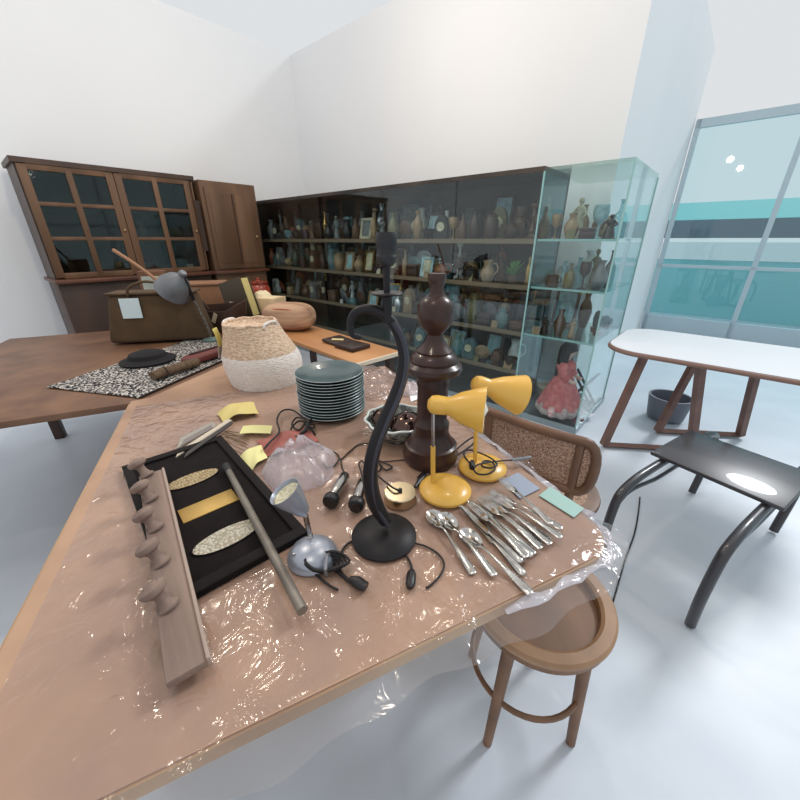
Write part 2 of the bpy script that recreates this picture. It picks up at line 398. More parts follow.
for z in (1.37, 1.05, .70):
    if z < 1: fill(.16, .50, .10, z, .2, .8, ['figurine', 'vase', 'candlestick', 'mug'], rc=.045)
    else: fill(.03, .50, .10, z, .22, .9, rc=.05)
    if z > 1: fill(.03, .50, .30, z, .28, 1.1, ['goblet', 'bottle', 'vase', 'figurine', 'plate'], .4, rc=.07)
    fill(.18, .50, .52, z, .29, 1.3, ['vase', 'bottle', 'jar', 'framed_picture'], .4, rc=.08)
for s, z, c, sz in ((.30, 1.37, 'olive', .035), (1.05, 1.05, 'olive', .035), (1.5, 1.05, 'tan', .03), (.78, .70, 'tan', .035), (2.1, 1.05, 'cream', .03), (.43, .70, 'brass', .035),
                    (.62, .38, 'tan', .045), (.92, .38, 'olive', .03), (1.9, .70, 'cream', .028), (2.7, .70, 'white', .025)):
    ornament('price_card', 'tan' if c == 'brass' else c, sz * 1.7, sz * .8, s, .028, z + .0005)
# label every ornament by its look, shelf and neighbours
NM = {1.37: 'top', 1.05: 'second', .70: 'third', .38: 'lowest'}
def words(p): return f"{'clear glass' if p[2] == 'clear' else p[2]} {p[1].replace('_', ' ')}"
rows = {}
for p in placed:
    lvl = min(NM, key=lambda q: abs(q - p[5])); sec = 'end' if p[3] < S1 else 'main'
    row = 'card' if p[1] == 'price_card' else ('front' if p[4] < .155 else 'middle' if p[4] < (.31 if sec == 'main' else .42) else 'rear')
    p.append((lvl, row, sec)); rows.setdefault((lvl, row, sec), []).append(p)
cand = {}
kn = lambda p: p[1].replace('_', ' ')
art = lambda t: ('an ' if t[0] in 'aeiou' else 'a ') + t
for key, row in rows.items():
    lvl, rn, sec = key; row.sort(key=lambda p: -p[3])
    where = ('' if rn in ('front', 'card') else rn + ' ') + f"{NM[lvl]} {'case' if sec == 'main' else 'corner'} shelf"
    for i, p in enumerate(row):
        a = row[i - 1] if i else None; b = row[i + 1] if i + 1 < len(row) else None; w0 = words(p)
        if rn == 'card':
            q = sorted((x for x in placed if x[6] == (lvl, 'front', sec)), key=lambda x: abs(x[3] - p[3]))
            L_ = [f"small {p[2]} price card standing before the {words(q[0])} on the {where}", f"small {p[2]} price card before {words(q[0])} and {words(q[1])} on {where}"]
        elif a and b:
            L_ = [f"{w0} on {where}, between {art(x)} and {art(y)}" for x, y in ((kn(a), kn(b)), (words(a), kn(b)), (kn(a), words(b)), (words(a), words(b)))]
            L_ += [f"{w0} on {where}, between {x} and {y}" for x, y in ((words(a), kn(b)), (kn(a), words(b)), (words(a), words(b)))]
            aa = row[i - 2] if i > 1 else None
            if aa: L_ += [f"{w0} on {where}, right of {kn(aa)}, {kn(a)}", f"{w0} on {where}, right of {words(aa)}, {kn(a)}"]
            bb = row[i + 2] if i + 2 < len(row) else None
            if bb: L_ += [f"{w0} on {where}, left of {kn(b)}, {kn(bb)}", f"{w0} on {where}, left of {words(b)}, {kn(bb)}"]
        else: L_ = [f"{w0} at the {'left' if b else 'right'} end of {where}", f"{w0} alone on {where}"][: 2 if not (a or b) else 1]
        cand[id(p)] = (p, [x for x in L_ if len(x.split()) <= 16] or L_[:1], rn)
cnt = {}
for p, L_, rn in cand.values():
    for x in set(L_): cnt[x] = cnt.get(x, 0) + 1
for p, L_, rn in cand.values():
    lab = next((x for x in L_ if cnt[x] == 1), L_[-1])
    tag(p[0], lab, kn(p), 'price cards on the case shelves' if rn == 'card' else f'ornaments in the {rn} row of the case shelves')
# a green plant on the second corner shelf edge, left of the joint
pl = thing('potted_plant', kp(.73, .17, 1.0505), 'small bright green leafy plant in a brown pot on the second case shelf', 'plant')
MB().lathe([(0, 0), (.03, 0), (.045, .06), (.04, .06), (.038, .05), (0, .05)], 18).build('pot', cm('brown'), pl)
lf = MB()
for i in range(46):
    a = random.uniform(0, 2 * pi); el = random.uniform(.3, 1.4); Ln = random.uniform(.07, .15); d = Vector((cos(a) * cos(el), sin(a) * cos(el), sin(el)))
    p0 = Vector((0, 0, .045)); lf.tube(smooth([p0, p0 + d * Ln * .6 + Vector((0, 0, .01)), p0 + d * Ln], 2), [(.003, .001), (.011, .0012), (.009, .001), (.001, .0008)], 6, up=(0, 0, 1))
lf.build('foliage', M('bright leaf', (96, 160, 84), .4), pl)

# ------------------------------------------------------------------ doll in the corner compartment
def skin(name, verts, edges, radii, mat, parent=None, sub=2, root=0):
    me = D.meshes.new(name); me.from_pydata([Vector(v) for v in verts], edges, []); o = D.objects.new(name, me); COL.objects.link(o)
    sk = o.modifiers.new('s', 'SKIN'); sk.use_smooth_shade = True
    for i, r in enumerate(radii):
        d = me.skin_vertices[0].data[i]; d.radius = r if isinstance(r, tuple) else (r, r); d.use_root = (i == root)
    ss = o.modifiers.new('u', 'SUBSURF'); ss.levels = sub; ss.render_levels = sub
    dg = bpy.context.evaluated_depsgraph_get(); dg.update()
    m2 = D.meshes.new_from_object(o.evaluated_get(dg)); o.modifiers.clear(); o.data = m2; D.meshes.remove(me); m2.name = name
    m2.shade_smooth(); m2.materials.clear(); m2.materials.append(mat)
    if parent: o.parent = parent
    return o
SKIN = M('doll porcelain', (226, 190, 176), .4)
doll = thing('doll', kp(.20, .17, .0305), 'large dark-haired doll in a pink red dress standing inside the glass case corner', 'doll', rz=radians(-42))
# the doll faces local +X
bv = [(0, 0, .30), (0, 0, .36), (0, 0, .43), (.004, 0, .475), (.006, 0, .505), (.012, 0, .545), (.012, 0, .585),
      (0, .055, .452), (.02, .085, .38), (.085, .07, .33), (.12, .055, .335), (0, -.055, .452), (.02, -.085, .38), (.085, -.07, .33), (.12, -.055, .335),
      (0, .032, .24), (.003, .03, .13), (0, .03, .02), (.045, .03, .008), (0, -.032, .24), (.003, -.03, .13), (0, -.03, .02), (.045, -.03, .008)]
be = [(0, 1), (1, 2), (2, 3), (3, 4), (4, 5), (5, 6), (2, 7), (7, 8), (8, 9), (9, 10), (2, 11), (11, 12), (12, 13), (13, 14), (0, 15), (15, 16), (16, 17), (17, 18), (0, 19), (19, 20), (20, 21), (21, 22)]
br = [(.05, .05), (.045, .045), (.05, .05), .022, .024, .047, .04, .024, .019, .015, .016, .024, .019, .015, .016, .034, .026, .018, .014, .034, .026, .018, .014]
skin('body', bv, be, br, SKIN, doll)
dm = MB()
wob = lambda a, z: 1 + (.09 * sin(9 * a) * max(0, (.34 - z) / .34))
dm.lathe([(.165, .10), (.16, .13), (.135, .2), (.1, .28), (.068, .345), (.062, .36), (.068, .40), (.074, .44), (.055, .468), (.032, .482)], 54, wob=wob)
dress = dm.build('dress', M('pink red cotton', (205, 92, 96), .85, col2=(226, 132, 128), scale=22), doll)
hm = MB(); hm.lathe([(.15, .035), (.168, .06), (.172, .08), (.163, .115), (.15, .13)], 54, wob=lambda a, z: 1 + .07 * sin(11 * a))
hm.build('petticoat', M('pale lace', (225, 205, 200), .85, col2=(190, 150, 150), scale=40), doll)
for sy in (1, -1):
    MB().tube(smooth([(0, sy * .05, .455), (.012, sy * .078, .41), (.03, sy * .086, .37), (.06, sy * .08, .345)], 4), [.032, .036, .03, .024], 12).build('sleeve', MATS['pink red cotton'], doll)
HAIR = M('dark doll hair', (44, 32, 34), .45, col2=(26, 20, 22), scale=60, stretch=(1, 1, .1))
hb = MB()
def hairf(u, v):
    a = radians(62) + u * radians(236); z = .605 - v * .30; e = max(0, 1 - v / .28)
    r = .062 * sqrt(max(0, 1 - (1 - min(1, v / .22)) ** 2)) * (1 - .30 * max(0, v - .3) / .7)
    return Vector((.006 - .030 * v + r * cos(a), r * 1.05 * sin(a), z + .022)) + Vector((.002 * sin(40 * a), .002 * sin(34 * a), 0)) * min(1, 4 * v)
hb.grid(hairf, 40, 22, .006); hb.build('hair', HAIR, doll)
MB().ball(.062, (.0, 0, .578), (.93, 1, .86)).build('hair_crown', HAIR, doll)
for sy in (1, -1): MB().ball(.007, (.056, sy * .018, .562), (.6, 1, .8)).build('eye', BLKP, doll)
MB().ball(.007, (.062, 0, .548), (1, .7, 1)).build('nose', SKIN, doll)
MB().ball(.009, (.057, 0, .528), (.5, 1, .4)).build('mouth', M('doll lips', (170, 60, 62), .4), doll)

# other things in the corner compartment
st = thing('folding_stand', kp(.12, .52, .0305), 'black crossed folding stand behind the doll in the case corner', 'stand', rz=RU)
for y in (-.05, .05):
    MB().tube([(-.11, y, .008), (.09, y, .30)], (.011), 8).build('leg', BLK, st); MB().tube([(.11, y * .8, .008), (-.09, y * .8, .30)], .011, 8).build('leg', BLK, st)
MB().tube([(0, -.06, .155), (0, .06, .155)], .006, 8).build('crossbar', BLK, st)
one(MB().grid(lambda u, v: Vector((.2 * u - .1, .15 * v - .075, .004 + .012 * sin(5 * u + 3 * v) ** 2)), 12, 10, .0012), 'paper', M('white paper', (240, 242, 245), .8), kp(.06, .3, .031), 'crumpled white paper on the case floor beside the doll', 'paper', rot=(0, 0, .4))
one(MB().grid(lambda u, v: Vector((.16 * u - .08, .12 * v - .06, .004 + .01 * sin(4 * u + 5 * v) ** 2)), 12, 10, .0012), 'paper', M('white paper'), kp(.09, .72, .031), 'white paper lying under the black folding stand', 'paper', rot=(0, 0, 1))
sh = MB().lathe([(0, 0), (.028, 0), (.03, .02), (.022, .05), (.026, .075), (.022, .075), (.018, .05), (0, .03)], 16); sh.ball(.03, (.035, 0, .018), (1.4, .8, .6))
one(sh, 'boot', M('maroon leather', (112, 44, 58), .4), kp(.035, .12, .0305), 'small maroon boot on the case floor in front of the doll', 'boot', rot=(0, 0, .3))
cup = MB().lathe([(0, 0), (.09, 0), (.11, .05), (.12, .09), (.115, .09), (.105, .05), (0, .02)], 24)
one(cup, 'basket', M('pale wicker', (205, 190, 170), .8, col2=(160, 140, 120), scale=60), kp(.40, .55, .0305), 'pale wicker bowl on the case floor behind the doll', 'basket')
# cacti like dark figures on the third corner shelf
for i, (s, v, h, lab) in enumerate(((.06, .3, .13, 'dark spiky cactus ornament nearest the case corner on third corner shelf'), (.11, .42, .17, 'tall dark cactus ornament behind the short one on third corner shelf'), (.08, .6, .11, 'dark cactus ornament furthest back on third corner shelf'))):
    c = thing('cactus_ornament', kp(s, v, .7005), lab, 'ornament', 'cactus ornaments')
    MB().lathe([(0, 0), (.03, 0), (.036, .04), (.03, .04), (0, .035)], 16).build('pot', cm('rust'), c)
    m = MB(); wb = lambda a, z: 1 + .12 * sin(8 * a)
    m.lathe([(.012, .035), (.022, .05), (.026, h * .6), (.018, h * .9), (0, h)], 32, wob=wb)
    m.tube(smooth([(.02, 0, h * .4), (.04, 0, h * .45), (.042, 0, h * .75)], 4), [.011, .011, .006], 10)
    m.build('stem', cm('dark green'), c)

# ------------------------------------------------------------------ cupboards on the left wall
WOODC = M('brown cupboard wood', (118, 88, 66), .5, spec=.3, col2=(92, 68, 50), scale=5, stretch=(1, 1, .12), detail=8)
WOODC2 = M('dark cupboard moulding', (74, 50, 36), .45, col2=(56, 38, 28), scale=5, stretch=(1, 1, .15))
WOODR = M('reddish ledge wood', (104, 62, 44), .4, col2=(80, 48, 34), scale=6)
Q = Vector((-1.74, 4.95, 0)); CR = radians(-131)
# local frame of the cupboards: +x runs along the left wall towards the viewer, +y faces into the room
CU = thing('wardrobe', Q, 'plain brown wooden wardrobe with panelled door between the glass case and the glazed cupboard', 'wardrobe', rz=CR)
MB().box((.64, .5, 1.95), (.33, -.22, .975), bev=.006).build('body', WOODC, CU)
dr = MB().box((.56, .02, .84), (.33, .042, 1.47), bev=.004).build('door', WOODC, CU)
for x, wd in ((.19, .2), (.45, .24)): MB().box((wd, .01, .72), (x, .054, 1.47), bev=.004).build('door_panel', WOODC, dr)
MB().box((.012, .012, .74), (.315, .056, 1.47)).build('door_groove', WOODC2, dr)
MB().box((.70, .58, .03), (.33, -.21, 1.015), bev=.006).build('ledge', WOODR, CU)
MB().ball(.014, (.09, .07, 1.4)).build('knob', BRASS, dr)
GC = thing('glazed_cupboard', Q, 'brown wooden cupboard with glazed lattice doors on the left wall', 'cupboard', rz=CR)
x0, x1 = .70, 2.06
MB().box((x1 - x0, .5, 1.0), ((x0 + x1) / 2, -.22, .5), bev=.006).build('base', WOODC2, GC)
MB().box((x1 - x0 + .04, .60, .035), ((x0 + x1) / 2, -.20, 1.02), bev=.008).build('ledge', WOODR, GC)
hb = MB(); zc = 1.49; hh = .90
hb.box((.03, .44, hh), (x0 + .02, -.24, zc)); hb.box((.03, .44, hh), (x1 - .02, -.24, zc)); hb.box((x1 - x0 - .01, .02, hh), ((x0 + x1) / 2, -.455, zc))
hb.box((x1 - x0 + .03, .5, .04), ((x0 + x1) / 2, -.23, 1.955))
hb.build('carcass', WOODC2, GC)
for z in (1.365, 1.64): MB().box((x1 - x0 - .07, .40, .016), ((x0 + x1) / 2, -.25, z)).build('shelf', WOODC2, GC)
GG = glass('cupboard glass', (200, 205, 200), rough=.04)
for a, c in ((.735, 1.395), (1.40, 2.045)):
    fr = MB(); mid = (a + c) / 2
    for xx, wd in ((a + .03, .06), (c - .03, .06), (mid, .045)): fr.box((wd, .026, hh - .02), (xx, .0, zc), bev=.003)
    for z, ht in ((1.065, .05), (1.375, .03), (1.645, .03), (1.915, .05)): fr.box((c - a - .11, .024, ht), (mid, 0, z), bev=.003)
    d = fr.build('door', WOODC, GC)
    for xa, xb in ((a + .06, mid - .0225), (mid + .0225, c - .06)):
        for za, zb in ((1.09, 1.36), (1.39, 1.63), (1.66, 1.89)):
            MB().box((xb - xa, .004, zb - za), ((xa + xb) / 2, -.004, (za + zb) / 2)).build('pane', GG, d)
    MB().ball(.012, (a + .03, .026, 1.45)).build('knob', BRASS, d)
MB().box((.05, .004, .5), (.705, .028, 1.5)).build('moulding', WOODC2, GC)  # thin dark strip standing in for the shadow in the gap beside the wardrobe
MB().box((.018, .03, .86), (.722, .012, 1.49), bev=.004).build('moulding', WOODC, GC)
# a few things behind the cupboard glass
cu = lambda x, y, z: Q + Matrix.Rotation(CR, 3, 'Z') @ Vector((x, y, z))
for x, z, k, r, h, c, lab in ((.92, 1.0385, 'jar', .07, .17, 'dark green', 'dark green jar on the lowest shelf inside the glazed cupboard'), (1.24, 1.0385, 'bowl', .1, .1, 'grey', 'grey bowl on the lowest shelf inside the glazed cupboard'),
                               (.9, 1.3738, 'teapot', .07, .14, 'olive', 'olive teapot on the middle shelf inside the glazed cupboard'), (1.22, 1.3738, 'vase', .06, .2, 'grey', 'grey vase on the middle shelf inside the glazed cupboard')):
    one(lp(MB(), PROF[k], h, r), k, cm(c), cu(x, -.22, z), lab, k)
one(MB().box((.065, .003, .075), (0, 0, .0375)), 'price_tag', M('white card', (232, 232, 228), .8), cu(.86, -.10, 1.0385), 'white price tag standing behind the lower pane of the glazed cupboard', 'price tag', rot=(radians(8), 0, CR))

# ------------------------------------------------------------------ tables
TR = radians(25)                                             # main table: local +x along its right edge away from the viewer
C0 = Vector((.47, .665, 0)); AX = Vector((-.4226, .9063, 0)); BX = Vector((-.9063, -.4226, 0))   # along, across to the left
def tp(a, b, z=0): return C0 + AX * a + BX * b + Vector((0, 0, z))
TBL = thing('table', C0, 'long sale table covered in brown paper and clear plastic, in the foreground', 'table', rz=atan2(AX.y, AX.x))
WT = M('pale table wood', (186, 150, 108), .5, col2=(160, 122, 84), scale=6, stretch=(.15, 1, 1))
A0, A1, WD, RC = -.07, 1.30, 1.15, .10
def rrect(a0, a1, b0, b1, rc, n=8):
    """outline with the near right corner rounded"""
    return [(a0 + rc - rc * cos(t * pi / 2 / n), b0 + rc - rc * sin(t * pi / 2 / n)) for t in range(n + 1)] + [(a1, b0), (a1, b1), (a0, b1)]
MB().prism(rrect(A0, A1, 0, WD, RC), .720, .748).build('tabletop', WT, TBL)
for y in (.33, WD - .06): MB().box((A1 - A0 - .3, .022, .08), ((A0 + A1) / 2, y, .68)).build('apron', WT, TBL)
for x in (A0 + .42, A1 - .08):
    for y in (.33, WD - .06): MB().box((.05, .05, .72), (x, y, .36), bev=.004).build('leg', WT, TBL)
PAPER = M('brown paper', (184, 148, 120), .7, col2=(156, 124, 104), scale=5, detail=8, lo=.3, hi=.7, bump=.15, bscale=14)
def loc2(p): q = Vector((p.x, p.y, 0)) - C0; return (q.dot(AX), q.dot(BX))
pp = rrect(A0 + .004, A1, .004, WD - .005, RC)[:-2] + [(A1, .455)] + [loc2(on(258, 349)), loc2(on(150, 397)), (A1 + .02, WD - .005), (A0 + .004, WD - .005)]
TROT = (0, 0, atan2(AX.y, AX.x))
one(MB().prism(pp, .7482, .7510), 'paper_tablecloth', PAPER, C0, 'brown kraft paper covering the foreground table under the clear plastic', 'tablecloth', rot=TROT)
PLAST = glass('clear plastic sheet', (248, 246, 246), milk=.13, milk_col=(222, 212, 208), bump=.55, bscale=15, rough=.14, ior=1.5)
def sheetf(u, v):
    x = A0 - .085 + u * 1.40; y = -.065 + v * (WD + .03); z = .7520
    qx, qy = A0 + RC - x, RC - y                          # distance outside the rounded outline
    d = (sqrt(qx * qx + qy * qy) - RC) if qx > 0 and qy > 0 else max(-y, A0 - x)
    if d > .066: return None
    if d > .050:                                           # keep an even hanging margin round the corner
        k_ = d - .050
        if qx > 0 and qy > 0: ln = sqrt(qx * qx + qy * qy); x += k_ * qx / ln; y += k_ * qy / ln
        elif -y > A0 - x: y += k_
        else: x += k_
        d = .050
    if d > -.004:
        o = d + .004; z -= o * (.55 + .3 * sin(17 * x + 13 * y)) + o * .04 * sin(46 * x + 39 * y)
        x += .12 * o * sin(40 * y); y += .12 * o * sin(37 * x)
    return Vector((x, y, z))
one(MB().grid(sheetf, 120, 100), 'plastic_sheet', PLAST, C0, 'clear crinkled plastic sheet over the brown paper, drooping past the table edge', 'plastic sheet', rot=TROT)

PSH = [o for o in COL.objects if o.name == 'plastic_sheet'][0]
ep = [(.95 - .04 * k, -.016 + .004 * sin(k * 1.3)) for k in range(24)] + [(A0 + RC - (RC + .012) * cos(t * pi / 16), RC - (RC + .012) * sin(t * pi / 16)) for t in range(8, -1, -1)] + [(A0 - .012 + .003 * sin(k), RC + .03 * k) for k in range(1, 9)]
CLOUD = glass('cloudy edge plastic', (246, 244, 246), milk=.5, milk_col=(232, 230, 236), bump=.6, bscale=30, rough=.15)
em = MB(); em.tube([(x, y, .748 - .004 * (1 + sin(2.1 * k))) for k, (x, y) in enumerate(ep)], [(.010 + .005 * sin(1.7 * k), .0025) for k in range(len(ep))], 10, up=(0, 0, 1))
em.build('folded_edge', CLOUD, PSH)
# plastic bunched up behind the plates
def bunch(name, c, sx, sy, h, rz, label, mat, seed, n=30, z0=T, cat='plastic', crisp=False):
    def f(u, v):
        x = (u - .5) * 2; y = (v - .5) * 2; e = max(0, 1 - (x * x + y * y) ** 1.0)
        q = Vector((x * 2.2, y * 2.2, seed)); nz = abs(noise.noise(q * 1.0)) * .7 + abs(noise.noise(q * 2.3)) * .35
        jx = .14 * noise.noise(Vector((x * 3, y * 3, seed + 5))); jy = .14 * noise.noise(Vector((x * 3, y * 3, seed + 9)))
        k = 1.0 / max(1, sqrt(x * x + y * y))
        if crisp: nz = .25 + 1.25 * abs(noise.noise(q * .75)) + .42 * abs(noise.noise(q * 1.7)) + .10 * abs(noise.noise(q * 4.5)); e = max(0, 1 - sqrt(x * x + y * y) * .98) ** 1.3
        return Vector(((x * k + jx) * sx, (y * k + jy) * sy, .0015 + h * (e ** .55) * (.35 + nz)))
    return one(MB().grid(f, n, n), name, mat, (c.x, c.y, z0), label, cat, rot=(0, 0, rz), ang=25 if crisp else 60)
BAGP = glass('cloudy plastic', (240, 236, 236), milk=.16, milk_col=(225, 214, 212), bump=.5, bscale=14, rough=.14, ior=1.5)
bunch('plastic_sheet', tp(1.10, .17) , .22, .15, .075, atan2(AX.y, AX.x), 'crumpled translucent plastic heaped up behind the plate stack', BAGP, 3.1)
bunch('plastic_sheet', on(408, 392) + Vector((.0, .02, 0)), .085, .07, .05, .2, 'folded white plastic wrapping between the black scroll lamp and wooden lamp', glass('white wrapping', (240, 238, 238), milk=.6, milk_col=(225, 212, 212), bump=.4, bscale=18, rough=.25), 8.2, 20)

# the table behind with an orange wooden top
ORW = M('orange wood top', (206, 150, 98), .5, col2=(186, 130, 84), scale=5, stretch=(.2, 1, 1))
OA = Vector((0.0, 2.146, 0)); OT = thing('table', on(400, 351, .755), 'low table with an orange wooden top behind the plate stack', 'table', rz=radians(134))
OT.location.z = 0
MB().box((1.0, .34, .024), (.50, .17, .743), bev=.003).build('tabletop', ORW, OT)
MB().box((.012, .34, .022), (-.0065, .17, .743)).build('edge_strip', M('pale edge strip', (232, 214, 190), .5), OT)
for x in (.05, .95):
    for y in (.04, .30): MB().box((.04, .04, .73), (x, y, .365), bev=.003).build('leg', WOODC2, OT)
# and the large table at the left, under the bags
LTB = thing('table', tp(1.302, .455), 'large wooden table at back left under the bags and books', 'table', rz=atan2(AX.y, AX.x))
MB().box((1.62, 1.65, .028), (.815, .825, .734), bev=.004).build('tabletop', M('brown table wood', (128, 92, 66), .5, col2=(102, 70, 50), scale=6), LTB)
for x in (.08, 1.54):
    for y in (.08, 1.57): MB().box((.06, .06, .72), (x, y, .36), bev=.004).build('leg', WOODC2, LTB)
TZ = .7505                                                     # bare / papered top away from the plastic
# ------------------------------------------------------------------ bags, rug, books at back left
RUGM = M('black and white weave', (30, 28, 30), .95, col2=(205, 198, 190), scale=95, detail=3, lo=.5, hi=.56, bump=.4, bscale=90)
ra, rb = on(150, 394, TZ), on(257, 346, TZ); rd = (rb - ra).normalized(); rn = Vector((-rd.y, rd.x, 0))
def rugf(u, v):
    p = ra - rd * .05 + rd * (u * .95) + rn * (v * .52); return Vector((p.x - ra.x, p.y - ra.y, .0008 + .003 * (.5 + .5 * sin(30 * u + 8 * v)) * min(1, 6 * v)))
RUG = one(MB().grid(rugf, 40, 16, .003), 'woven_rug', RUGM, (ra.x, ra.y, TZ + .003), 'black and white speckled woven rug spread on the table left of the basket', 'rug')
MB().tube([(Vector(rugf(u / 30, 0)) + Vector((0, 0, .001))) for u in range(31)], .004, 6).build('hem', M('dark hem', (40, 32, 32), .9), RUG)
RZ = TZ + .0085
# belly basket
BK = thing('belly_basket', on(266, 381, .752) + Vector((0, .02, 0)), 'woven natural straw belly basket with white lower half and folded rim', 'basket')
bh = .30
BSC = .92
prof = [(.0, 0), (.170, 0), (.177, .02), (.184, .06), (.189, .105), (.186, .135), (.178, .16), (.160, .20), (.143, .245), (.134, .285), (.127, bh), (.119, bh - .003), (.105, bh - .018), (.07, bh - .03), (0, bh - .034)]
prof = [(r * BSC, z * BSC * (1.0 if z < .2 else 1.0)) for r, z in prof]; bh *= BSC
offb = lambda z: (-.034 * max(0, (z - .08) / .18), .0)
STRAW = M('straw weave', (228, 202, 176), .85, col2=(192, 160, 132), scale=70, stretch=(1, 1, 2.2), bump=1.0, bscale=70)
STRAWW = M('white painted straw', (246, 238, 230), .85, col2=(226, 214, 204), scale=60, stretch=(1, 1, 4), bump=.9, bscale=60)
wv = lambda a, z: 1 + .012 * sin(26 * a + (z * 190 // 1 % 2) * pi) - .05 * max(0, (z - .2) / .1) * (1 + cos(2 * a + .8))
MB().lathe(prof[:7], 96, off=offb, wob=wv).build('lower_half', STRAWW, BK)
up = MB().lathe([(prof[6][0] * 1.004, prof[6][1] - .004)] + prof[6:], 96, off=offb, wob=wv).build('upper_half', STRAW, BK)
ro = MB(); ro.tube([Vector((offb(bh)[0] + .125 * BSC * wv(a, bh) * cos(a), .125 * BSC * wv(a, bh) * sin(a), bh + .003 * sin(9 * a))) for a in [2 * pi * k / 40 for k in range(40)]], .007, 8, closed=True)
ro.build('rim', STRAW, BK)
for a0, nm in ((-.35, 'handle'), (2.9, 'handle')):
    c = Vector((offb(bh)[0] + .11 * cos(a0), .11 * sin(a0), bh - .012)); t = Vector((-sin(a0), cos(a0), 0))
    MB().tube(smooth([c - t * .045, c - t * .03 + Vector((0, 0, .018)), c + t * .03 + Vector((0, 0, .018)), c + t * .045], 5), .006, 8).build(nm, STRAWW, BK)
tagp = Vector((-.028 - .137, -.07, .255))
MB().grid(lambda u, v: Vector((-.176 + .010 * v + .004 * sin(3 * v), -.075 + .04 * u, .262 - .08 * v)), 4, 8, .001).build('price_tag', TAGY, BK)
MB().grid(lambda u, v: Vector((-.1665 - .008 * v, -.077 + .04 * u, .181 - .05 * v)), 4, 6, .001).build('tag_lower_half', M('grey paper', (188, 180, 172), .8), BK)

# large brown bag
SUE = M('brown suede', (92, 72, 50), .95, col2=(76, 58, 40), scale=7, bump=.2, bscale=60)
bp = on(168, 343, RZ); bp.y += .12
BG = thing('tote_bag', (bp.x - .08, bp.y, RZ), 'large brown suede tote bag standing on the speckled rug under the grey lamp shade', 'bag', rz=radians(12))
g = MB(); g.box((.60, .20, .30), (0, 0, .15), bev=.03, seg=3, taper=.80); g.build('body', SUE, BG)
MB().tube(smooth([(-.12, -.085, .27), (-.10, -.09, .34), (0, -.085, .375), (.10, -.09, .34), (.12, -.085, .27)], 5), (.008), 8).build('strap', SUE, BG)
MB().box((.50, .18, .012), (0, 0, .303), bev=.004).build('top_flap', SUE, BG)
# grey metal lamp
gb = on(212, 340, RZ)
GL = thing('desk_lamp', gb, 'grey metal lamp with tilted bell shade in front of the large brown bag', 'lamp')
MB().lathe([(0, 0), (.055, 0), (.055, .008), (.02, .018), (0, .02)], 24).build('base', M('teal grey enamel', (92, 112, 108), .5), GL)
top = onY(194, 300, gb.y - .02) - gb
ar = MB(); ar.tube(smooth([(0, 0, .015), (top.x * .35, 0, top.z * .45), top], 6), .007, 8)
ar.build('stem', M('speckled steel', (150, 148, 142), .35, .7, col2=(70, 66, 62), scale=120), GL)
GREY = M('grey lamp metal', (128, 130, 134), .42, .4, col2=(104, 106, 110), scale=6)
sc0 = onY(183, 273, gb.y - .06) - gb; dd = (onY(168, 300, gb.y - .02) - onY(184, 273, gb.y - .06)).normalized()
sm_ = axis_mat(sc0, dd, (0, 0, 1))
MB().lathe([(.0, -.01), (.018, -.008), (.024, .004), (.020, .02), (.03, .03), (.065, .06), (.092, .105), (.102, .16), (.098, .16), (.088, .105), (.06, .064), (.02, .03), (0, .026)], 32, sm_).build('lamp_shade', GREY, GL)
MB().tube([top, sc0 + dd * .01], .010, 8).build('joint', BLK, GL)
MB().ball(.028, sc0 + dd * .09).build('bulb', M('frosted bulb', (235, 230, 215), .4), GL)
# small things around the bag
one(MB().lathe([(0, 0), (.13, .0), (.135, .010), (.095, .024), (.085, .044), (.05, .056), (0, .06)], 28), 'cap', M('black felt', (24, 22, 24), .95), on(152, 362, RZ) + Vector((-.03, .02, 0)), 'black felt hat lying on the speckled rug in front of the brown bag', 'hat')
def pillow(sx, sy, sz, n=18):
    def f(u, v):
        a = 2 * pi * u; b = -pi / 2 + pi * v
        se = lambda w, e: math.copysign(abs(w) ** e, w)
        return Vector((sx * se(cos(b), .6) * se(cos(a), .6), sy * se(cos(b), .6) * se(sin(a), .6), sz * (1 + se(sin(b), .8))))
    m = MB(); m.grid(f, n * 2, n); bmesh.ops.remove_doubles(m.b, verts=m.b.verts[:], dist=1e-5); return m
p0, p1 = on(186, 366, RZ), on(229, 352, RZ); pr = atan2((p1 - p0).y, (p1 - p0).x)
PU = thing('pouch', (p0 + p1) / 2, 'long red brown leather pouch on the speckled rug', 'pouch', rz=pr)
pillow((p1 - p0).length / 2 + .01, .05, .026).build('body', M('red brown leather', (112, 52, 46), .6, col2=(90, 40, 36), scale=12), PU)
MB().tube(smooth([(-.11, .0, .055), (-.04, -.012, .056), (.05, -.01, .056), (.12, .0, .054)], 5), .004, 6).build('zip', M('dark zip', (44, 34, 32), .5), PU)
p0, p1 = on(157, 380, RZ), on(196, 367, RZ); pr = atan2((p1 - p0).y, (p1 - p0).x)
RO = thing('rolled_cloth', (p0 + p1) / 2, 'brown rolled cloth lying at the near edge of the speckled rug', 'cloth', rz=pr)
MB().tube([(-.12, 0, .024), (-.06, .004, .026), (0, 0, .025), (.07, -.004, .026), (.12, 0, .024)], [.022, .0235, .023, .0235, .022], 14).build('roll', M('brown cloth', (108, 88, 68), .95, col2=(84, 66, 50), scale=40, bump=.4), RO)
for x in (-.06, .07): MB().tube([(x, .0 + .026 * cos(a), .025 + .0245 * sin(a)) for a in [2 * pi * k / 20 for k in range(20)]], .0022, 6, closed=True).build('tie', BLKP, RO)
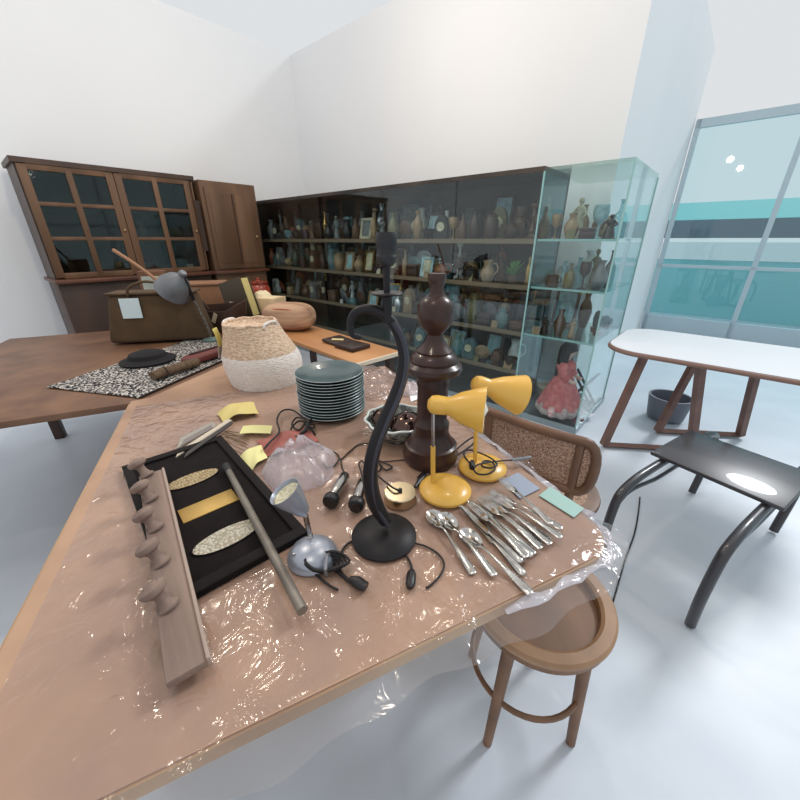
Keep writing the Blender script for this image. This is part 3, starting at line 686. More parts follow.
# wooden handle, pale card and picture at the very left
one(MB().tube(smooth([(-.28, .02, .0), (-.1, .01, -.13), (.05, 0, -.27)], 5), [.013, .011, .014], 10), 'wooden_stick', M('light handle wood', (150, 108, 76), .5), onY(148, 250, 2.75) + Vector((.02, 0, 0)), 'wooden stick leaning at the far left behind the grey lamp shade', 'stick')
pc = onY(156, 279, 2.86)
PIC = thing('picture_box', Vector((pc.x - .02, pc.y, .755)), 'upright box with a pale green and white picture at far left behind the bag', 'box', rz=radians(20))
MB().box((.17, .10, .40), (0, 0, .20), bev=.004).build('body', M('brown card box', (116, 78, 54), .7), PIC)
MB().box((.13, .003, .15), (0, -.0515, .29)).build('picture', M('pale picture print', (170, 186, 170), .6, col2=(220, 220, 214), scale=9), PIC)
one(MB().box((.11, .003, .12), (0, 0, .06)), 'card', M('pale blue card', (206, 222, 226), .8), Vector(BG.location) + Matrix.Rotation(radians(12), 3, 'Z') @ Vector((-.115, -.106, .16)), 'pale blue card tucked on the front of the brown bag at far left', 'card', rot=(radians(-4), 0, radians(12)))
# boxes, baskets and books further back
BOXM = M('tan cardboard', (160, 118, 86), .7, col2=(140, 100, 72), scale=5, stretch=(1, 1, .3))
def onback(px, py, y): p = onY(px, py, y); return Vector((p.x, p.y, .755))
bx = onback(206, 305, 3.25)
TB = thing('wooden_box', bx, 'tan wooden box below the glazed cupboard, behind the brown open bag', 'box', rz=radians(16))
MB().box((.36, .26, .26), (0, 0, .13), bev=.006).build('body', BOXM, TB)
MB().box((.38, .28, .018), (0, 0, .271), bev=.005).build('lid', BOXM, TB)
ob = onback(214, 318, 2.72)
OB = thing('open_bag', ob, 'dark brown open leather bag between the grey lamp and straw basket', 'bag', rz=radians(-14))
LEA = M('dark brown leather', (74, 50, 38), .5, col2=(56, 38, 30), scale=6)
def bagf(u, v):
    a = 2 * pi * u; k = 1 + .10 * v + .04 * sin(3 * a) * v
    se = lambda q: math.copysign(abs(q) ** .65, q)
    return Vector((.23 * se(cos(a)) * k, .13 * se(sin(a)) * k, .18 * v + .03 * v * sin(2 * a + .6)))
m = MB(); m.grid(bagf, 48, 10, .006); m.build('body', LEA, OB)
MB().box((.40, .20, .012), (0, 0, .008)).build('bottom', LEA, OB)
MB().tube(smooth([(-.10, -.14, .17), (-.08, -.17, .24), (.05, -.17, .245), (.09, -.14, .17)], 5), .008, 8).build('handle', LEA, OB)
MB().box((.03, .004, .07), (.13, -.145, .11), (0, .5, 0)).build('tag', M('pale tag', (190, 176, 150), .8), OB)
bk = onback(246, 313, 2.98)
BO = thing('book', Vector((bk.x, bk.y, .755)), 'thick dark book with yellow page edges standing tilted behind the straw basket', 'book', rz=radians(-30), )
BO.rotation_euler = (0, radians(-14), radians(-24))
MB().box((.24, .075, .29), (0, 0, .175), bev=.002).build('pages', M('yellowed page edges', (222, 206, 140), .8, col2=(200, 182, 118), scale=40, stretch=(1, 8, 1)), BO)
CV = M('dark olive cover', (70, 60, 44), .6)
MB().box((.255, .008, .305), (.002, -.042, .175), bev=.002).build('cover', CV, BO); MB().box((.255, .008, .305), (.002, .042, .175), bev=.002).build('cover', CV, BO)
MB().box((.008, .09, .305), (-.125, 0, .175), bev=.003).build('spine', CV, BO)
MB().box((.06, .002, .02), (-.04, -.047, .16), (0, .3, 0)).build('sticker', M('pale sticker', (205, 196, 170), .8), BO)
cs = onY(268, 312, 3.08)
CB = thing('box', Vector((cs.x, cs.y, .755)), 'cream cardboard box with crumpled top behind the straw basket', 'box', rz=radians(-18))
CB.location.z = .755
MB().box((.27, .17, .18), (0, 0, .09), bev=.006).build('body', M('cream card', (226, 198, 158), .8, col2=(208, 178, 138), scale=7), CB)
bmesh_f = lambda u, v: Vector((.20 * (u - .5), .14 * (v - .5), .181 + .06 * max(0, 1 - ((u - .35) * 2.6) ** 2 - ((v - .5) * 2.2) ** 2) ** .5 * (.6 + .6 * abs(noise.noise(Vector((5 * u, 5 * v, 2)))))))
MB().grid(bmesh_f, 20, 16, .001).build('crumpled_paper', M('cream paper', (238, 220, 182), .85), CB)
rb_ = onY(261, 300, 3.42)
RB = thing('jar', Vector((rb_.x, rb_.y, .755)), 'glossy red orange jar behind the book, in front of the wardrobe', 'jar')
lp(MB(), [(0, 0), (.7, 0), (.9, .06), (1, .3), (1, .8), (.85, .9), (.8, .92), (.8, .96), (0, .97)], .26, .095, 32).build('body', M('red orange glaze', (176, 62, 34), .25, col2=(120, 44, 28), scale=9, coat=.5), RB)
MB().lathe([(0, 0), (.082, 0), (.082, .012), (.02, .022), (.016, .03), (.022, .04), (0, .046)], 28).build('lid', MATS['red orange glaze'], RB, loc=(0, 0, .252))
lg = on(290, 331, .7575)
LG = thing('bolster_bag', (lg.x - .01, lg.y + .06, .7555), 'rounded tan bag with reddish streaks on the orange table behind the basket', 'bag', rz=radians(-8))
pillow(.19, .115, .098, 22).build('body', M('streaked tan leather', (200, 164, 134), .8, spec=.2, col2=(150, 112, 92), scale=7, stretch=(.25, 1, 2.2), lo=.4, hi=.6), LG)
MB().tube(smooth([(-.15, -.075, .155), (-.05, -.098, .165), (.06, -.098, .16), (.15, -.07, .14)], 5), .004, 6).build('zip', M('red zip', (176, 84, 58), .5), LG)
# wallet
WL = thing('leather_case', on(345, 345, .7555), 'open dark brown leather case lying on the orange tabletop', 'case', rz=radians(-42))
LEB = M('chocolate leather', (64, 42, 36), .45, col2=(48, 32, 28), scale=14)
MB().box((.17, .15, .026), (.085, -.012, .013), bev=.006).build('body', LEB, WL)
MB().box((.15, .15, .020), (-.083, .012, .011), (0, radians(4), 0), bev=.006).build('flap', LEB, WL)
MB().box((.022, .125, .012), (0, .0, .010), bev=.005).build('spine', LEB, WL)
MB().box((.075, .04, .002), (-.07, .0, .0245), (0, radians(4), .9)).build('label_slip', M('pale label slip', (225, 205, 150), .8), WL)

# ------------------------------------------------------------------ foreground table things
# stack of plates
TEAL = M('teal grey glaze', (74, 92, 92), .3, col2=(58, 76, 78), scale=9, coat=.25)
PP = [(0, .002), (.075, .002), (.078, .0), (.084, .0), (.088, .005), (.118, .015), (.131, .019), (.1335, .021), (.1315, .0225), (.117, .019), (.088, .010), (.078, .0065), (0, .0065)]
PP = [(r * .94, z) for r, z in PP]; PLB = on(333, 411)
ordn = ['first', 'second', 'third', 'fourth', 'fifth', 'sixth', 'seventh', 'eighth', 'ninth', 'tenth', 'eleventh', 'twelfth', 'thirteenth', 'fourteenth', 'fifteenth']
NP = 14
base_plate = MB().lathe(PP, 64).build('dinner_plate', TEAL)
MB().tube([((.1333 * .94) * cos(2 * pi * k / 64), (.1333 * .94) * sin(2 * pi * k / 64), .0212) for k in range(64)], .0010, 6, closed=True).build('rim', M('worn silver rim', (196, 206, 206), .3, .5), base_plate)
def dup(o, name=None):
    c = o.copy(); COL.objects.link(c)
    for ch in o.children:
        d = ch.copy(); COL.objects.link(d); d.parent = c
        for g in ch.children:
            e = g.copy(); COL.objects.link(e); e.parent = d
    return c
for i in range(NP):
    o = base_plate if i == 0 else dup(base_plate)
    o.location = (PLB.x + random.uniform(-.0018, .0018), PLB.y + random.uniform(-.0018, .0018), T + i * .0113); o.rotation_euler = (0, 0, random.uniform(0, 6))
    k = NP - 1 - i
    tag(o, 'teal grey dinner plate on top of the plate stack' if k == 0 else ('teal grey dinner plate at the bottom of the plate stack' if i == 0 else f'teal grey dinner plate, {ordn[k]} from the top of the plate stack'), 'plate', 'stacked dinner plates')

# black scroll lamp
YB = on(384, 537).y
LB = on(384, 537)
SLp = thing('scroll_lamp', LB, 'tall black wrought iron scroll table lamp with bare black socket', 'lamp')
MB().lathe([(0, 0), (.068, 0), (.073, .003), (.073, .007), (.060, .018), (.035, .026), (.012, .030), (0, .031)], 48).build('base', BLK, SLp)
cv = [(386, 522), (376, 505), (371, 486), (371, 465), (376, 443), (385, 420), (395, 397), (402, 376), (404, 356), (400, 337), (391, 321), (378, 311), (365, 309), (354, 314), (350, 325), (353, 335), (361, 338)]
pts = [onY(x, y, YB - .006) - LB for x, y in cv]
st_ = MB(); st_.tube(smooth(pts, 6), [.013, .0170, .0160, .0152, .0142, .0132, .0122, .0112, .0105, .0098, .0090, .0084, .0078, .007, .0062, .0054, .004], 14)
st_.build('scroll_stem', BLK, SLp)
pv = smooth(pts[:11], 6); gr = MB()
gr.tube([p + Vector((.004, -.0120 + .005 * k / len(pv), 0)) for k, p in enumerate(pv)], .0048, 8); gr.build('raised_rib', M('worn black metal', (62, 60, 70), .35, .4), SLp)
def vz(y): return onY(386, y, YB - .006).z - LB.z
vx = (onY(387, 300, YB - .006) - LB).x
MB().lathe([(.0085, vz(322)), (.0085, vz(297)), (.010, vz(296))], 16, Matrix.Translation((vx, -.006, 0))).build('upper_stem', BLK, SLp)
MB().lathe([(0, vz(295)), (.025, vz(294.4)), (.0265, vz(293.2)), (.025, vz(292.2)), (0, vz(291.6))], 28, Matrix.Translation((vx, -.006, 0))).build('drip_disc', BLK, SLp)
MB().lathe([(.0055, vz(292)), (.0055, vz(262))], 14, Matrix.Translation((vx, -.006, 0))).build('threaded_tube', BLK, SLp)
MB().lathe([(0, vz(267)), (.010, vz(266)), (.015, vz(262)), (.0165, vz(256)), (.0155, vz(255)), (.0155, vz(247)), (.0165, vz(246)), (.0165, vz(236)), (.0145, vz(232)), (.0125, vz(232)), (.0125, vz(238)), (0, vz(239))], 24, Matrix.Translation((vx, -.006, 0))).build('socket', BLKP, SLp)

# turned wooden lamp
WB = on(430, 458); axx = lambda y: onY(430, y, WB.y)
wl = [(470, 0), (470, 25), (466, 26.5), (462, 27), (458, 25), (454, 25.5), (453, 23), (446, 18.5), (441, 17), (437, 17.5), (434, 17.5), (431, 15), (423, 14.5), (412, 15), (400, 15), (395, 16.5), (392, 15.5), (388, 16.5), (386, 20), (384.8, 26), (382, 28), (378, 27.5), (375, 23.5), (373, 24), (369, 22), (366, 17.5), (364, 18), (360, 14), (356, 10.5), (352, 9), (349, 8), (346, 9.5), (342, 14), (335, 17.5), (327, 18.5), (320, 17.5), (315, 14), (312, 9.5), (309, 7.5), (303, 7), (299, 8), (296, 9), (292, 9.5), (290, 9), (289.5, 5), (292, 4), (292, 0)]
z0_ = axx(469).z
def wr(y, hw): p = axx(y); dpt = p.y * cos(TH) - (p.z - EYE) * sin(TH); return (hw * dpt / F, max(0, p.z - z0_))
WLp = thing('table_lamp', (WB.x, WB.y, T), 'tall dark turned wooden lamp base behind the two yellow lamps', 'lamp')
cut = [p for p in wl if p[0] > 385.5]; mid = [p for p in wl if 311 < p[0] <= 385.5]; top_ = [p for p in wl if p[0] <= 312]
MB().lathe([wr(*p) for p in cut] , 48).build('foot', WOODD, WLp)
MB().lathe([wr(*p) for p in cut[-1:] + mid], 48).build('column', WOODD, WLp)
MB().lathe([wr(*p) for p in mid[-1:] + top_], 40).build('neck', WOODD, WLp)

# yellow desk lamps
def yellow(basepx, stempx, topy, headA, headB, label, dY=.0, dark=False):
    b = on(*basepx); t = thing('desk_lamp', b, label, 'lamp', 'yellow desk lamps')
    MB().lathe([(0, 0), (.064, 0), (.0685, .004), (.069, .011), (.066, .015), (.05, .023), (.028, .028), (0, .030)], 48).build('base', YEL, t)
    s0 = on(stempx[0], stempx[1], T + .022) - b; s0.z = .024
    s1 = onY(stempx[2], topy, b.y + s0.y) - b
    sm = s0.lerp(s1, .55)
    MB().tube([s0, sm], .0062, 12).build('stem', YEL, t)
    MB().tube([sm, s1 + Vector((0, 0, .012))], .0045, 12).build('upper_stem', CHROME, t)
    A = onY(*headA, b.y + s0.y) - b; B = onY(*headB, b.y + s0.y + dY) - b
    d = (B - A); Ln = d.length; m = axis_mat(A, d)
    sh = MB().lathe([(0, -.004), (.012, -.002), (.021, .006), (.0235, .018), (.0225, .034), (.0215, .046), (.026, .056), (.036, Ln * .56), (.047, Ln * .8), (.0555, Ln), (.053, Ln), (.045, Ln * .8), (.034, Ln * .57), (.022, .06), (0, .055)], 40, m).build('lamp_shade', YEL, t)
    MB().lathe([(.0525, Ln - .0005), (.0445, Ln * .8), (.0335, Ln * .58), (.021, .062), (0, .058)], 40, m).build('shade_lining', YELIN, sh)
    MB().lathe([(0, .07), (.012, .072), (.013, .085), (.022, .10), (.025, .115), (.02, .13), (0, .139)], 24, m).build('bulb', M('frosted bulb'), sh)
    MB().tube([s1 + Vector((0, 0, .006)), A + d * .12], .008, 10).build('swivel_joint', CHROME, t)
    return t
YL1 = yellow((445, 492), (433, 484, 433), 413, (429, 404), (485, 410), 'yellow desk lamp nearest the cutlery, its shade pointing right', -.035)
YL2 = yellow((482, 469), (475, 463, 477), 392, (473, 383), (520, 395), 'yellow desk lamp further back, its black cord coiled on the base', .01)

# cords lie on the table: pixel-free world paths built from points on the table top
def cord(px, r=.0026, z=None, n=6, lift=0):
    z = T if z is None else z
    return smooth([on(*p, z + r + (p[2] if len(p) > 2 else 0)) if len(p) < 3 else on(p[0], p[1], z + r + p[2]) for p in px], n)
def cord_part(parent, name, px, mat=CORD, r=.0026, **k):
    o0 = parent.matrix_basis.translation
    return MB().tube([p - o0 for p in cord(px, r, **k)], r, 7).build(name, mat, parent)
def oncord(px, r, zs):
    return smooth([on(x, y, T + r + z) for (x, y), z in zip(px, zs)], 6)

# scroll lamp cord, switch and loose cord end
cord_part(SLp, 'cord', [(353, 541), (346, 545), (341, 553), (339, 562), (341, 572), (350, 580), (362, 583)])
cord_part(SLp, 'cord', [(401, 551), (407, 557), (411, 565), (412, 571)])
sw0, sw1 = on(412, 570, T + .007) - LB, on(410, 588, T + .007) - LB
MB().tube([sw0, sw0.lerp(sw1, .2), sw0.lerp(sw1, .8), sw1], [(.005, .004), (.0095, .0065), (.0095, .0065), (.006, .004)], 12, up=(0, 0, 1)).build('inline_switch', BLKP, SLp)
cord_part(SLp, 'cord', [(414, 543), (425, 546), (437, 553), (444, 563), (441, 574), (432, 584), (426, 588)], r=.0022)

# silver desk lamp
SB = on(313, 556)
SLL = thing('desk_lamp', SB, 'small silver grey desk lamp with upturned cone shade and domed base', 'lamp')
MB().lathe([(0, 0), (.051, 0), (.053, .002), (.052, .006), (.046, .016), (.034, .024), (.018, .029), (0, .0305)], 48).build('base', SILV, SLL)
e0 = Vector((-.010, .028, .024)); e1 = onY(305, 513, SB.y + .030) - SB; ax_ = Vector((-.42, -.10, .80)).normalized()
ng = MB(); gp = smooth([e0, e0 + Vector((0, 0, .012)), e1 - Vector((0, 0, .004)), e1 + ax_ * .006], 10)
ng.tube(gp, [.0052 + .0012 * (k % 2) for k in range(len(gp))], 12); ng.build('gooseneck', CHROME, SLL)
ms = axis_mat(e1, ax_)
sh_ = MB().lathe([(0, -.002), (.010, 0), (.014, .006), (.019, .02), (.028, .047), (.0325, .070), (.0335, .072), (.032, .072), (.0305, .068), (.0265, .047), (.016, .018), (0, .016)], 40, ms).build('lamp_shade', SILV, SLL)
MB().lathe([(0, .060), (.022, .062), (.0285, .0645), (.024, .063), (0, .052)], 32, ms).build('reflector_bulb', M('frosted reflector', (226, 220, 190), .35, col2=(180, 172, 140), scale=160, bump=.4), sh_)
MB().ball(.0035, (-.034, -.018, .024)).build('switch_knob', CHROME, SLL)
CC = thing('cord_bundle', on(326, 570), 'bundled black lamp cord with plug lying in front of the silver lamp', 'cord')
for k in range(5):
    pth = [Vector((.034 * cos(t + .2 * k) * (1 + .08 * k) + .004 * k - .012, .013 * sin(t + .2 * k) * (1 + .15 * k) + .004, .0035 + .0055 * k * (.8 + .2 * sin(3 * t)))) for t in [2 * pi * i / 26 for i in range(26)]]
    MB().tube(pth, .0028, 7, closed=True).build('loop', CORD, CC)
MB().tube([(.004, -.016, .004), (.004, -.017, .022), (.004, .004, .034), (.004, .022, .02), (.004, .022, .004)], .004, 8).build('tie', M('silver twist tie', (150, 150, 155), .4, .6), CC)
o_ = CC.location
MB().tube([p - o_ for p in cord([(334, 568), (341, 574), (348, 580), (356, 586)], .004)], .004, 8).build('cord', CORD, CC)
pq = [on(350, 579, T + .010) - o_, on(357, 582, T + .011) - o_, on(366, 587, T + .010) - o_]
MB().tube(pq, [(.006, .006), (.012, .010), (.010, .008)], 12, up=(0, 0, 1)).build('plug', BLKP, CC)
MB().tube([p - o_ for p in cord([(314, 562), (312, 570), (320, 578), (330, 586), (338, 590)], .0026)], .0026, 7).build('cord', CORD, CC)

# black picture mount with two ovals and a gold panel
X_ = Vector((.669, -.743, 0)); Y_ = Vector((.743, .669, 0)); TRc = on(222, 439)
PM = thing('picture_mount', (TRc.x, TRc.y, T), 'flat black triple mount with two cream oval panels and a gold rectangle', 'picture mount', rz=atan2(X_.y, X_.x))
BKF = M('black felt board', (28, 22, 21), .85, col2=(20, 16, 16), scale=40, spec=.15)
LW, WW = .59, .276
MB().box((LW, WW, .010), (LW / 2, -WW / 2, .005), bev=.002).build('board', BKF, PM)
fr = MB()
fr.box((LW, .024, .008), (LW / 2, -.012, .013), bev=.003); fr.box((LW, .024, .008), (LW / 2, -WW + .012, .013), bev=.003)
for x in (.014, LW - .014): fr.box((.028, WW, .008), (x, -WW / 2, .0131), bev=.003)
fr.build('border', M('black border', (23, 18, 18), .7, spec=.2), PM)
MOS = M('cream beaded panel', (206, 186, 146), .5, col2=(150, 126, 88), scale=190, kind='voronoi', bump=.6, lo=.2, hi=.6)
MOS2 = M('pale beaded panel', (214, 206, 188), .5, col2=(168, 158, 136), scale=150, kind='voronoi', bump=.6, lo=.25, hi=.7)
def oval(x, mat, l=.066, w=.029):
    n = 48; p = [(x + w * cos(2 * pi * k / n), -WW / 2 + l * sin(2 * pi * k / n)) for k in range(n)]
    MB().prism(p, .0098, .0122).build('oval_panel', mat, PM)
    MB().tube([(x + (w + .002) * cos(2 * pi * k / n), -WW / 2 + (l + .002) * sin(2 * pi * k / n), .0112) for k in range(n)], .0022, 6, closed=True).build('oval_rim', BKF, PM)
oval(.196, MOS); oval(.479, MOS2, .072, .031)
MB().box((.058, .128, .003), (.341, -WW / 2, .0112), bev=.0008).build('gold_panel', M('gold panel', (190, 156, 86), .5, .35, col2=(170, 136, 72), scale=9), PM)

# wooden peg rack at the lower left, resting on the mount
RKA = on(163, 470, T + .03); RKd = Vector((.594, -.804, 0)); RKn = Vector((-.804, -.594, 0))
RK = thing('peg_rack', (RKA.x, RKA.y, T + .0185), 'greyed wooden rack with turned pegs lying over the black mount at lower left', 'rack', rz=atan2(RKd.y, RKd.x))
WEA = M('weathered greyed wood', (158, 134, 120), .75, col2=(122, 102, 92), scale=7, stretch=(.18, 1.6, 1), detail=8, bump=.3, bscale=30)
MB().box((.62, .056, .016), (.31, -.028, .008), bev=.003).build('board', WEA, RK)
MB().box((.62, .006, .020), (.31, .001, .010), bev=.002).build('edge_moulding', M('pale weathered edge', (166, 146, 134), .75), RK)
for x in (.012, .135, .255, .37, .485):
    mp = Matrix.Translation((x, -.036, .014)) @ Matrix.Rotation(radians(-24), 4, 'Y') @ Matrix.Rotation(radians(20), 4, 'X')
    MB().lathe([(0, 0), (.017, 0), (.018, .004), (.012, .009), (.0095, .018), (.0095, .028), (.013, .033), (.020, .037), (.0225, .043), (.0215, .049), (.015, .053), (.012, .0525), (.009, .055), (0, .056)], 28, mp).build('peg', WEA, RK)
# metal cane / tube
pA, pB = on(226, 466, T + .0155 + .009), on(290, 587, T + .0155 + .0095); pd = (pB - pA); pE = pA + pd * 1.12
CN = thing('walking_cane', pA, 'grey metal walking cane with black ferrule lying across the black mount', 'cane')
MB().tube([pd * .06, pd * .5, pd * 1.12], [.0085, .0092, .0098], 18).build('shaft', M('grey cane metal', (140, 132, 122), .45, .5, col2=(112, 104, 96), scale=10), CN)
MB().tube([pd * -.012, pd * 0, pd * .05, pd * .068], [.0088, .0102, .0100, .0092], 18).build('ferrule', M('black rubber', (28, 30, 32), .6), CN)

# small frames, wires and yellow paper slips
NF = thing('photo_frame', on(205, 441), 'thin silver edged picture frame with dark glass leaning above the black mount', 'frame')
def slab(name, quad, z0, th, mat, parent, lift=(0, 0, 0, 0)):
    o0 = parent.location; pts = [on(x, y, z0 + T + l) - o0 for (x, y), l in zip(quad, lift)]
    m = MB(); A = [m.b.verts.new(p) for p in pts]; B = [m.b.verts.new(p + Vector((0, 0, th))) for p in pts]
    m.b.faces.new(A[::-1]); m.b.faces.new(B)
    for i in range(4): m.b.faces.new((A[i], A[(i + 1) % 4], B[(i + 1) % 4], B[i]))
    return m.build(name, mat, parent)
slab('frame', [(177, 450), (181, 439), (213, 423), (217, 427)], .001, .006, M('silvered frame', (176, 170, 160), .35, .6), NF)
slab('glass_face', [(181, 446), (184, 440), (211, 425), (213, 428)], .0072, .0012, M('dark frame glass', (120, 110, 104), .12), NF)
NF2 = thing('photo_frame', on(205, 441), 'second small frame with pale border under the corner of the black mount', 'frame')
slab('frame', [(176, 458), (180, 451), (228, 420), (232, 421)], .0095, .004, M('pale frame border', (208, 196, 176), .4, .3), NF2, (0, 0, .006, .006))
slab('edge', [(184, 459), (187, 453), (231, 422), (233, 424)], .0142, .004, M('dark frame edge', (52, 48, 46), .4), NF2, (0, 0, .006, .006))
WR = thing('wire_bundle', on(236, 441), 'bundle of thin brass wires beside the top of the black mount', 'wire')
for k in range(9):
    a = random.uniform(-6, 6); b_ = random.uniform(-4, 4)
    pts = [on(224 + a * .6, 430 + b_ + k * .9, T + .003 + .0012 * k), on(236 + a, 432 + b_ + 1.6 * k, T + .004 + .001 * k), on(247 + a * .5, 434 + 2.2 * k + b_, T + .003 + .0006 * k)]
    MB().tube([p - WR.location for p in smooth(pts, 6)], .0013, 6).build('wire', M('dull brass wire', (132, 112, 84), .4, .7), WR)
def slip(name, label, quad, z, curl, mat=TAGY):
    P = [on(x, y, T) for x, y in quad]; c = sum(P, Vector()) / 4
    def f(u, v):
        p = (P[0] * (1 - u) + P[1] * u) * (1 - v) + (P[3] * (1 - u) + P[2] * u) * v
        return Vector((p.x - c.x, p.y - c.y, z + curl * sin(pi * u) + curl * .3 * sin(5 * u + 3 * v) ** 2))
    return one(MB().grid(f, 16, 8, .0007), name, mat, (c.x, c.y, T), label, 'paper')
slip('paper_slip', 'dull yellow curled paper strip farthest up the table, above the small frames', [(217, 414), (254, 404), (259, 416), (224, 424)], .002, .020, M('translucent yellow paper', (204, 186, 116), .7))
slip('paper_slip', 'bright yellow paper strip lying level in the middle of the three yellow slips', [(244, 429), (273, 429), (271, 437), (240, 437)], .012, .003, M('bright yellow paper', (220, 213, 150), .8))
slip('paper_slip', 'folded yellow paper note beside the plastic bag and black mount', [(240, 458), (262, 447), (268, 460), (252, 472)], .004, .010, M('bright yellow paper'))

# red item, black cord coil and the plastic bag
RP = thing('tea_towel', on(288, 442), 'folded red cloth half covered by the white plastic bag', 'cloth')
def redf(u, v): return Vector((.17 * (u - .5), .12 * (v - .5), .006 + .022 * sin(pi * u) * sin(pi * v) + .006 * sin(9 * u + 4 * v) * sin(pi * u)))
MB().grid(redf, 20, 16, .003).build('body', M('dusty red cloth', (134, 66, 58), .6, col2=(164, 98, 86), scale=16), RP, rot=(0, 0, .6))
CC2 = thing('cord_coil', on(300, 430), 'black cord coiled beside the red cloth, left of the plate stack', 'cord'); q_ = CC2.location
MB().tube([on(x, y, T + z) - q_ for x, y, z in smooth([(x_ - 4, y_, z_) for x_, y_, z_ in [(268, 449, .02), (274, 442, .03), (283, 432, .03), (281, 420, .022), (286, 411, .02), (296, 410, .014), (305, 416, .016), (309, 422, .02), (303, 430, .022), (296, 425, .024), (300, 418, .022), (308, 419, .024), (311, 427, .026), (306, 435, .026), (298, 436, .024), (295, 429, .026), (303, 421, .028), (312, 424, .02), (318, 425, .012), (317, 428, .01), (309, 425, .03), (316, 430, .01), (319, 435, .004)]], 6)], .0032, 8).build('cord', CORD, CC2)
MB().tube([on(x, y, T + z) - q_ for x, y, z in [(300, 434, .032), (305, 431, .036), (311, 420, .036)]], [.004, .008, .006], 10).build('plug', BLKP, CC2)
bunch('plastic_bag', on(300, 466), .105, .125, .085, .35, 'crumpled white translucent plastic bag behind the silver lamp', glass('bag plastic', (240, 238, 244), milk=.38, milk_col=(244, 242, 248), bump=.5, bscale=28, rough=.13), 5.7, 44, cat='plastic bag', crisp=True)

# two chrome spot heads and the brass canopy they hang from
def spot(tail, head, label, cpath):
    a, b = on(*tail, T + .021), on(*head, T + .0215); t = thing('spotlight', b, label, 'spotlight', 'chrome spotlights'); d = a - b; L_ = d.length; m = axis_mat((0, 0, 0), d)
    MB().lathe([(0, .004), (.0150, .004), (.0155, .012), (.0150, L_ * .6), (.0135, L_ * .92), (.008, L_), (0, L_)], 28, m).build('body', CHROME, t)
    MB().lathe([(0, -.006), (.012, -.006), (.0185, -.003), (.0205, .003), (.0205, .014), (.0185, .018), (0, .018)], 32, m).build('front_ring', BLKP, t)
    MB().lathe([(0, -.0066), (.011, -.0066), (.012, -.0058), (0, -.0055)], 24, m).build('lens', M('dark lens', (18, 14, 16), .1), t)
    MB().tube([on(x, y, T + z) - b for x, y, z in smooth(cpath, 6)], .0024, 7).build('cord', CORD, t)
spot((346, 474), (330, 502), 'left of the two chrome spotlights with black front rings', [(346, 474, .021), (342, 468, .015), (340, 459, .006), (334, 466, .003), (326, 467, .003), (323, 463, .003)])
spot((363, 480), (356, 506), 'chrome spotlight nearest the black scroll lamp stem', [(363, 480, .021), (361, 472, .018), (359, 464, .012), (362, 461, .008), (365, 466, .006), (363, 472, .006)])
cn = on(400, 500)
BC = thing('ceiling_canopy', cn, 'round brushed brass lamp canopy with a black cord behind the scroll lamp base', 'lamp canopy')
BRT = M('radial brushed brass', (196, 178, 146), .26, 1)
MB().lathe([(0, 0), (.040, 0), (.0415, .002), (.0415, .026), (.039, .0285), (0, .029)], 48).build('cup', BRT, BC)
MB().tube([on(x, y, T + z) - cn for x, y, z in smooth([(399, 491, .033), (392, 487, .038), (384, 481, .03), (377, 474, .014), (381, 468, .004), (378, 461, .004), (385, 463, .004), (392, 467, .006), (386, 470, .004), (380, 464, .006)], 6)], .0026, 7).build('cord', CORD, BC)
MB().lathe([(0, .0285), (.006, .0285), (.006, .034), (0, .036)], 16).build('cord_grip', BLKP, BC)
LC = thing('lamp_cord', on(345, 452), 'thin black cord looping over the table between plastic bag and scroll lamp', 'cord')
MB().tube([p - LC.location for p in cord([(330, 450), (337, 454), (341, 459), (349, 452), (358, 445), (370, 443)], .0024)], .0024, 7).build('cord', CORD, LC)
MB().tube([p - LC.location for p in cord([(378, 462), (392, 461), (404, 460), (410, 462)], .0018)], .0018, 7).build('cord', CORD, LC)

# ornate bowl with two round metal lids
bw = on(397, 436)
BW = thing('ceramic_bowl', bw, 'ornate grey and white ceramic bowl behind the black scroll lamp stem', 'bowl')
CER = M('patterned ceramic', (60, 64, 60), .25, col2=(168, 172, 164), scale=30, lo=.42, hi=.62, coat=.4)
MB().lathe([(r * 1.08, z * 1.25) for r, z in [(0, 0), (.05, 0), (.053, .006), (.062, .012), (.083, .03), (.095, .05), (.098, .056), (.094, .056), (.08, .034), (.055, .016), (0, .012)]], 56, wob=lambda a, z: 1 + .03 * sin(10 * a) * (z / .056)).build('body', CER, BW)
MB().tube([(.104 * (1 + .037 * sin(10 * a)) * cos(a), .104 * (1 + .037 * sin(10 * a)) * sin(a), .0705) for a in [2 * pi * k / 60 for k in range(60)]], .0042, 8, closed=True).build('rim', M('pale glazed rim', (206, 212, 206), .2, coat=.5), BW)
DCH = M('dark mirrored metal', (92, 74, 68), .14, 1)
for (dx, dy, dz, r_, lab) in ((.034, -.014, .052, .054, 'round dark mirrored lid at the right inside the ornate bowl'), (-.046, .026, .052, .042, 'round brownish mirrored lid at the left inside the ornate bowl')):
    t = thing('mirrored_dish_cover', bw + Vector((dx, dy, dz)), lab, 'dish cover', rot=(radians(16), radians(-10 if dx > 0 else 14), 0))
    MB().lathe([(r_, 0), (r_ * 1.06, .002), (r_ * 1.04, .006), (r_ * .96, .010), (r_ * .8, .022), (r_ * .45, .033), (0, .037)], 40).build('dome', DCH, t)
    MB().lathe([(0, .035), (.006, .036), (.005, .042), (.009, .047), (.007, .052), (0, .053)], 20).build('knob', DCH, t)

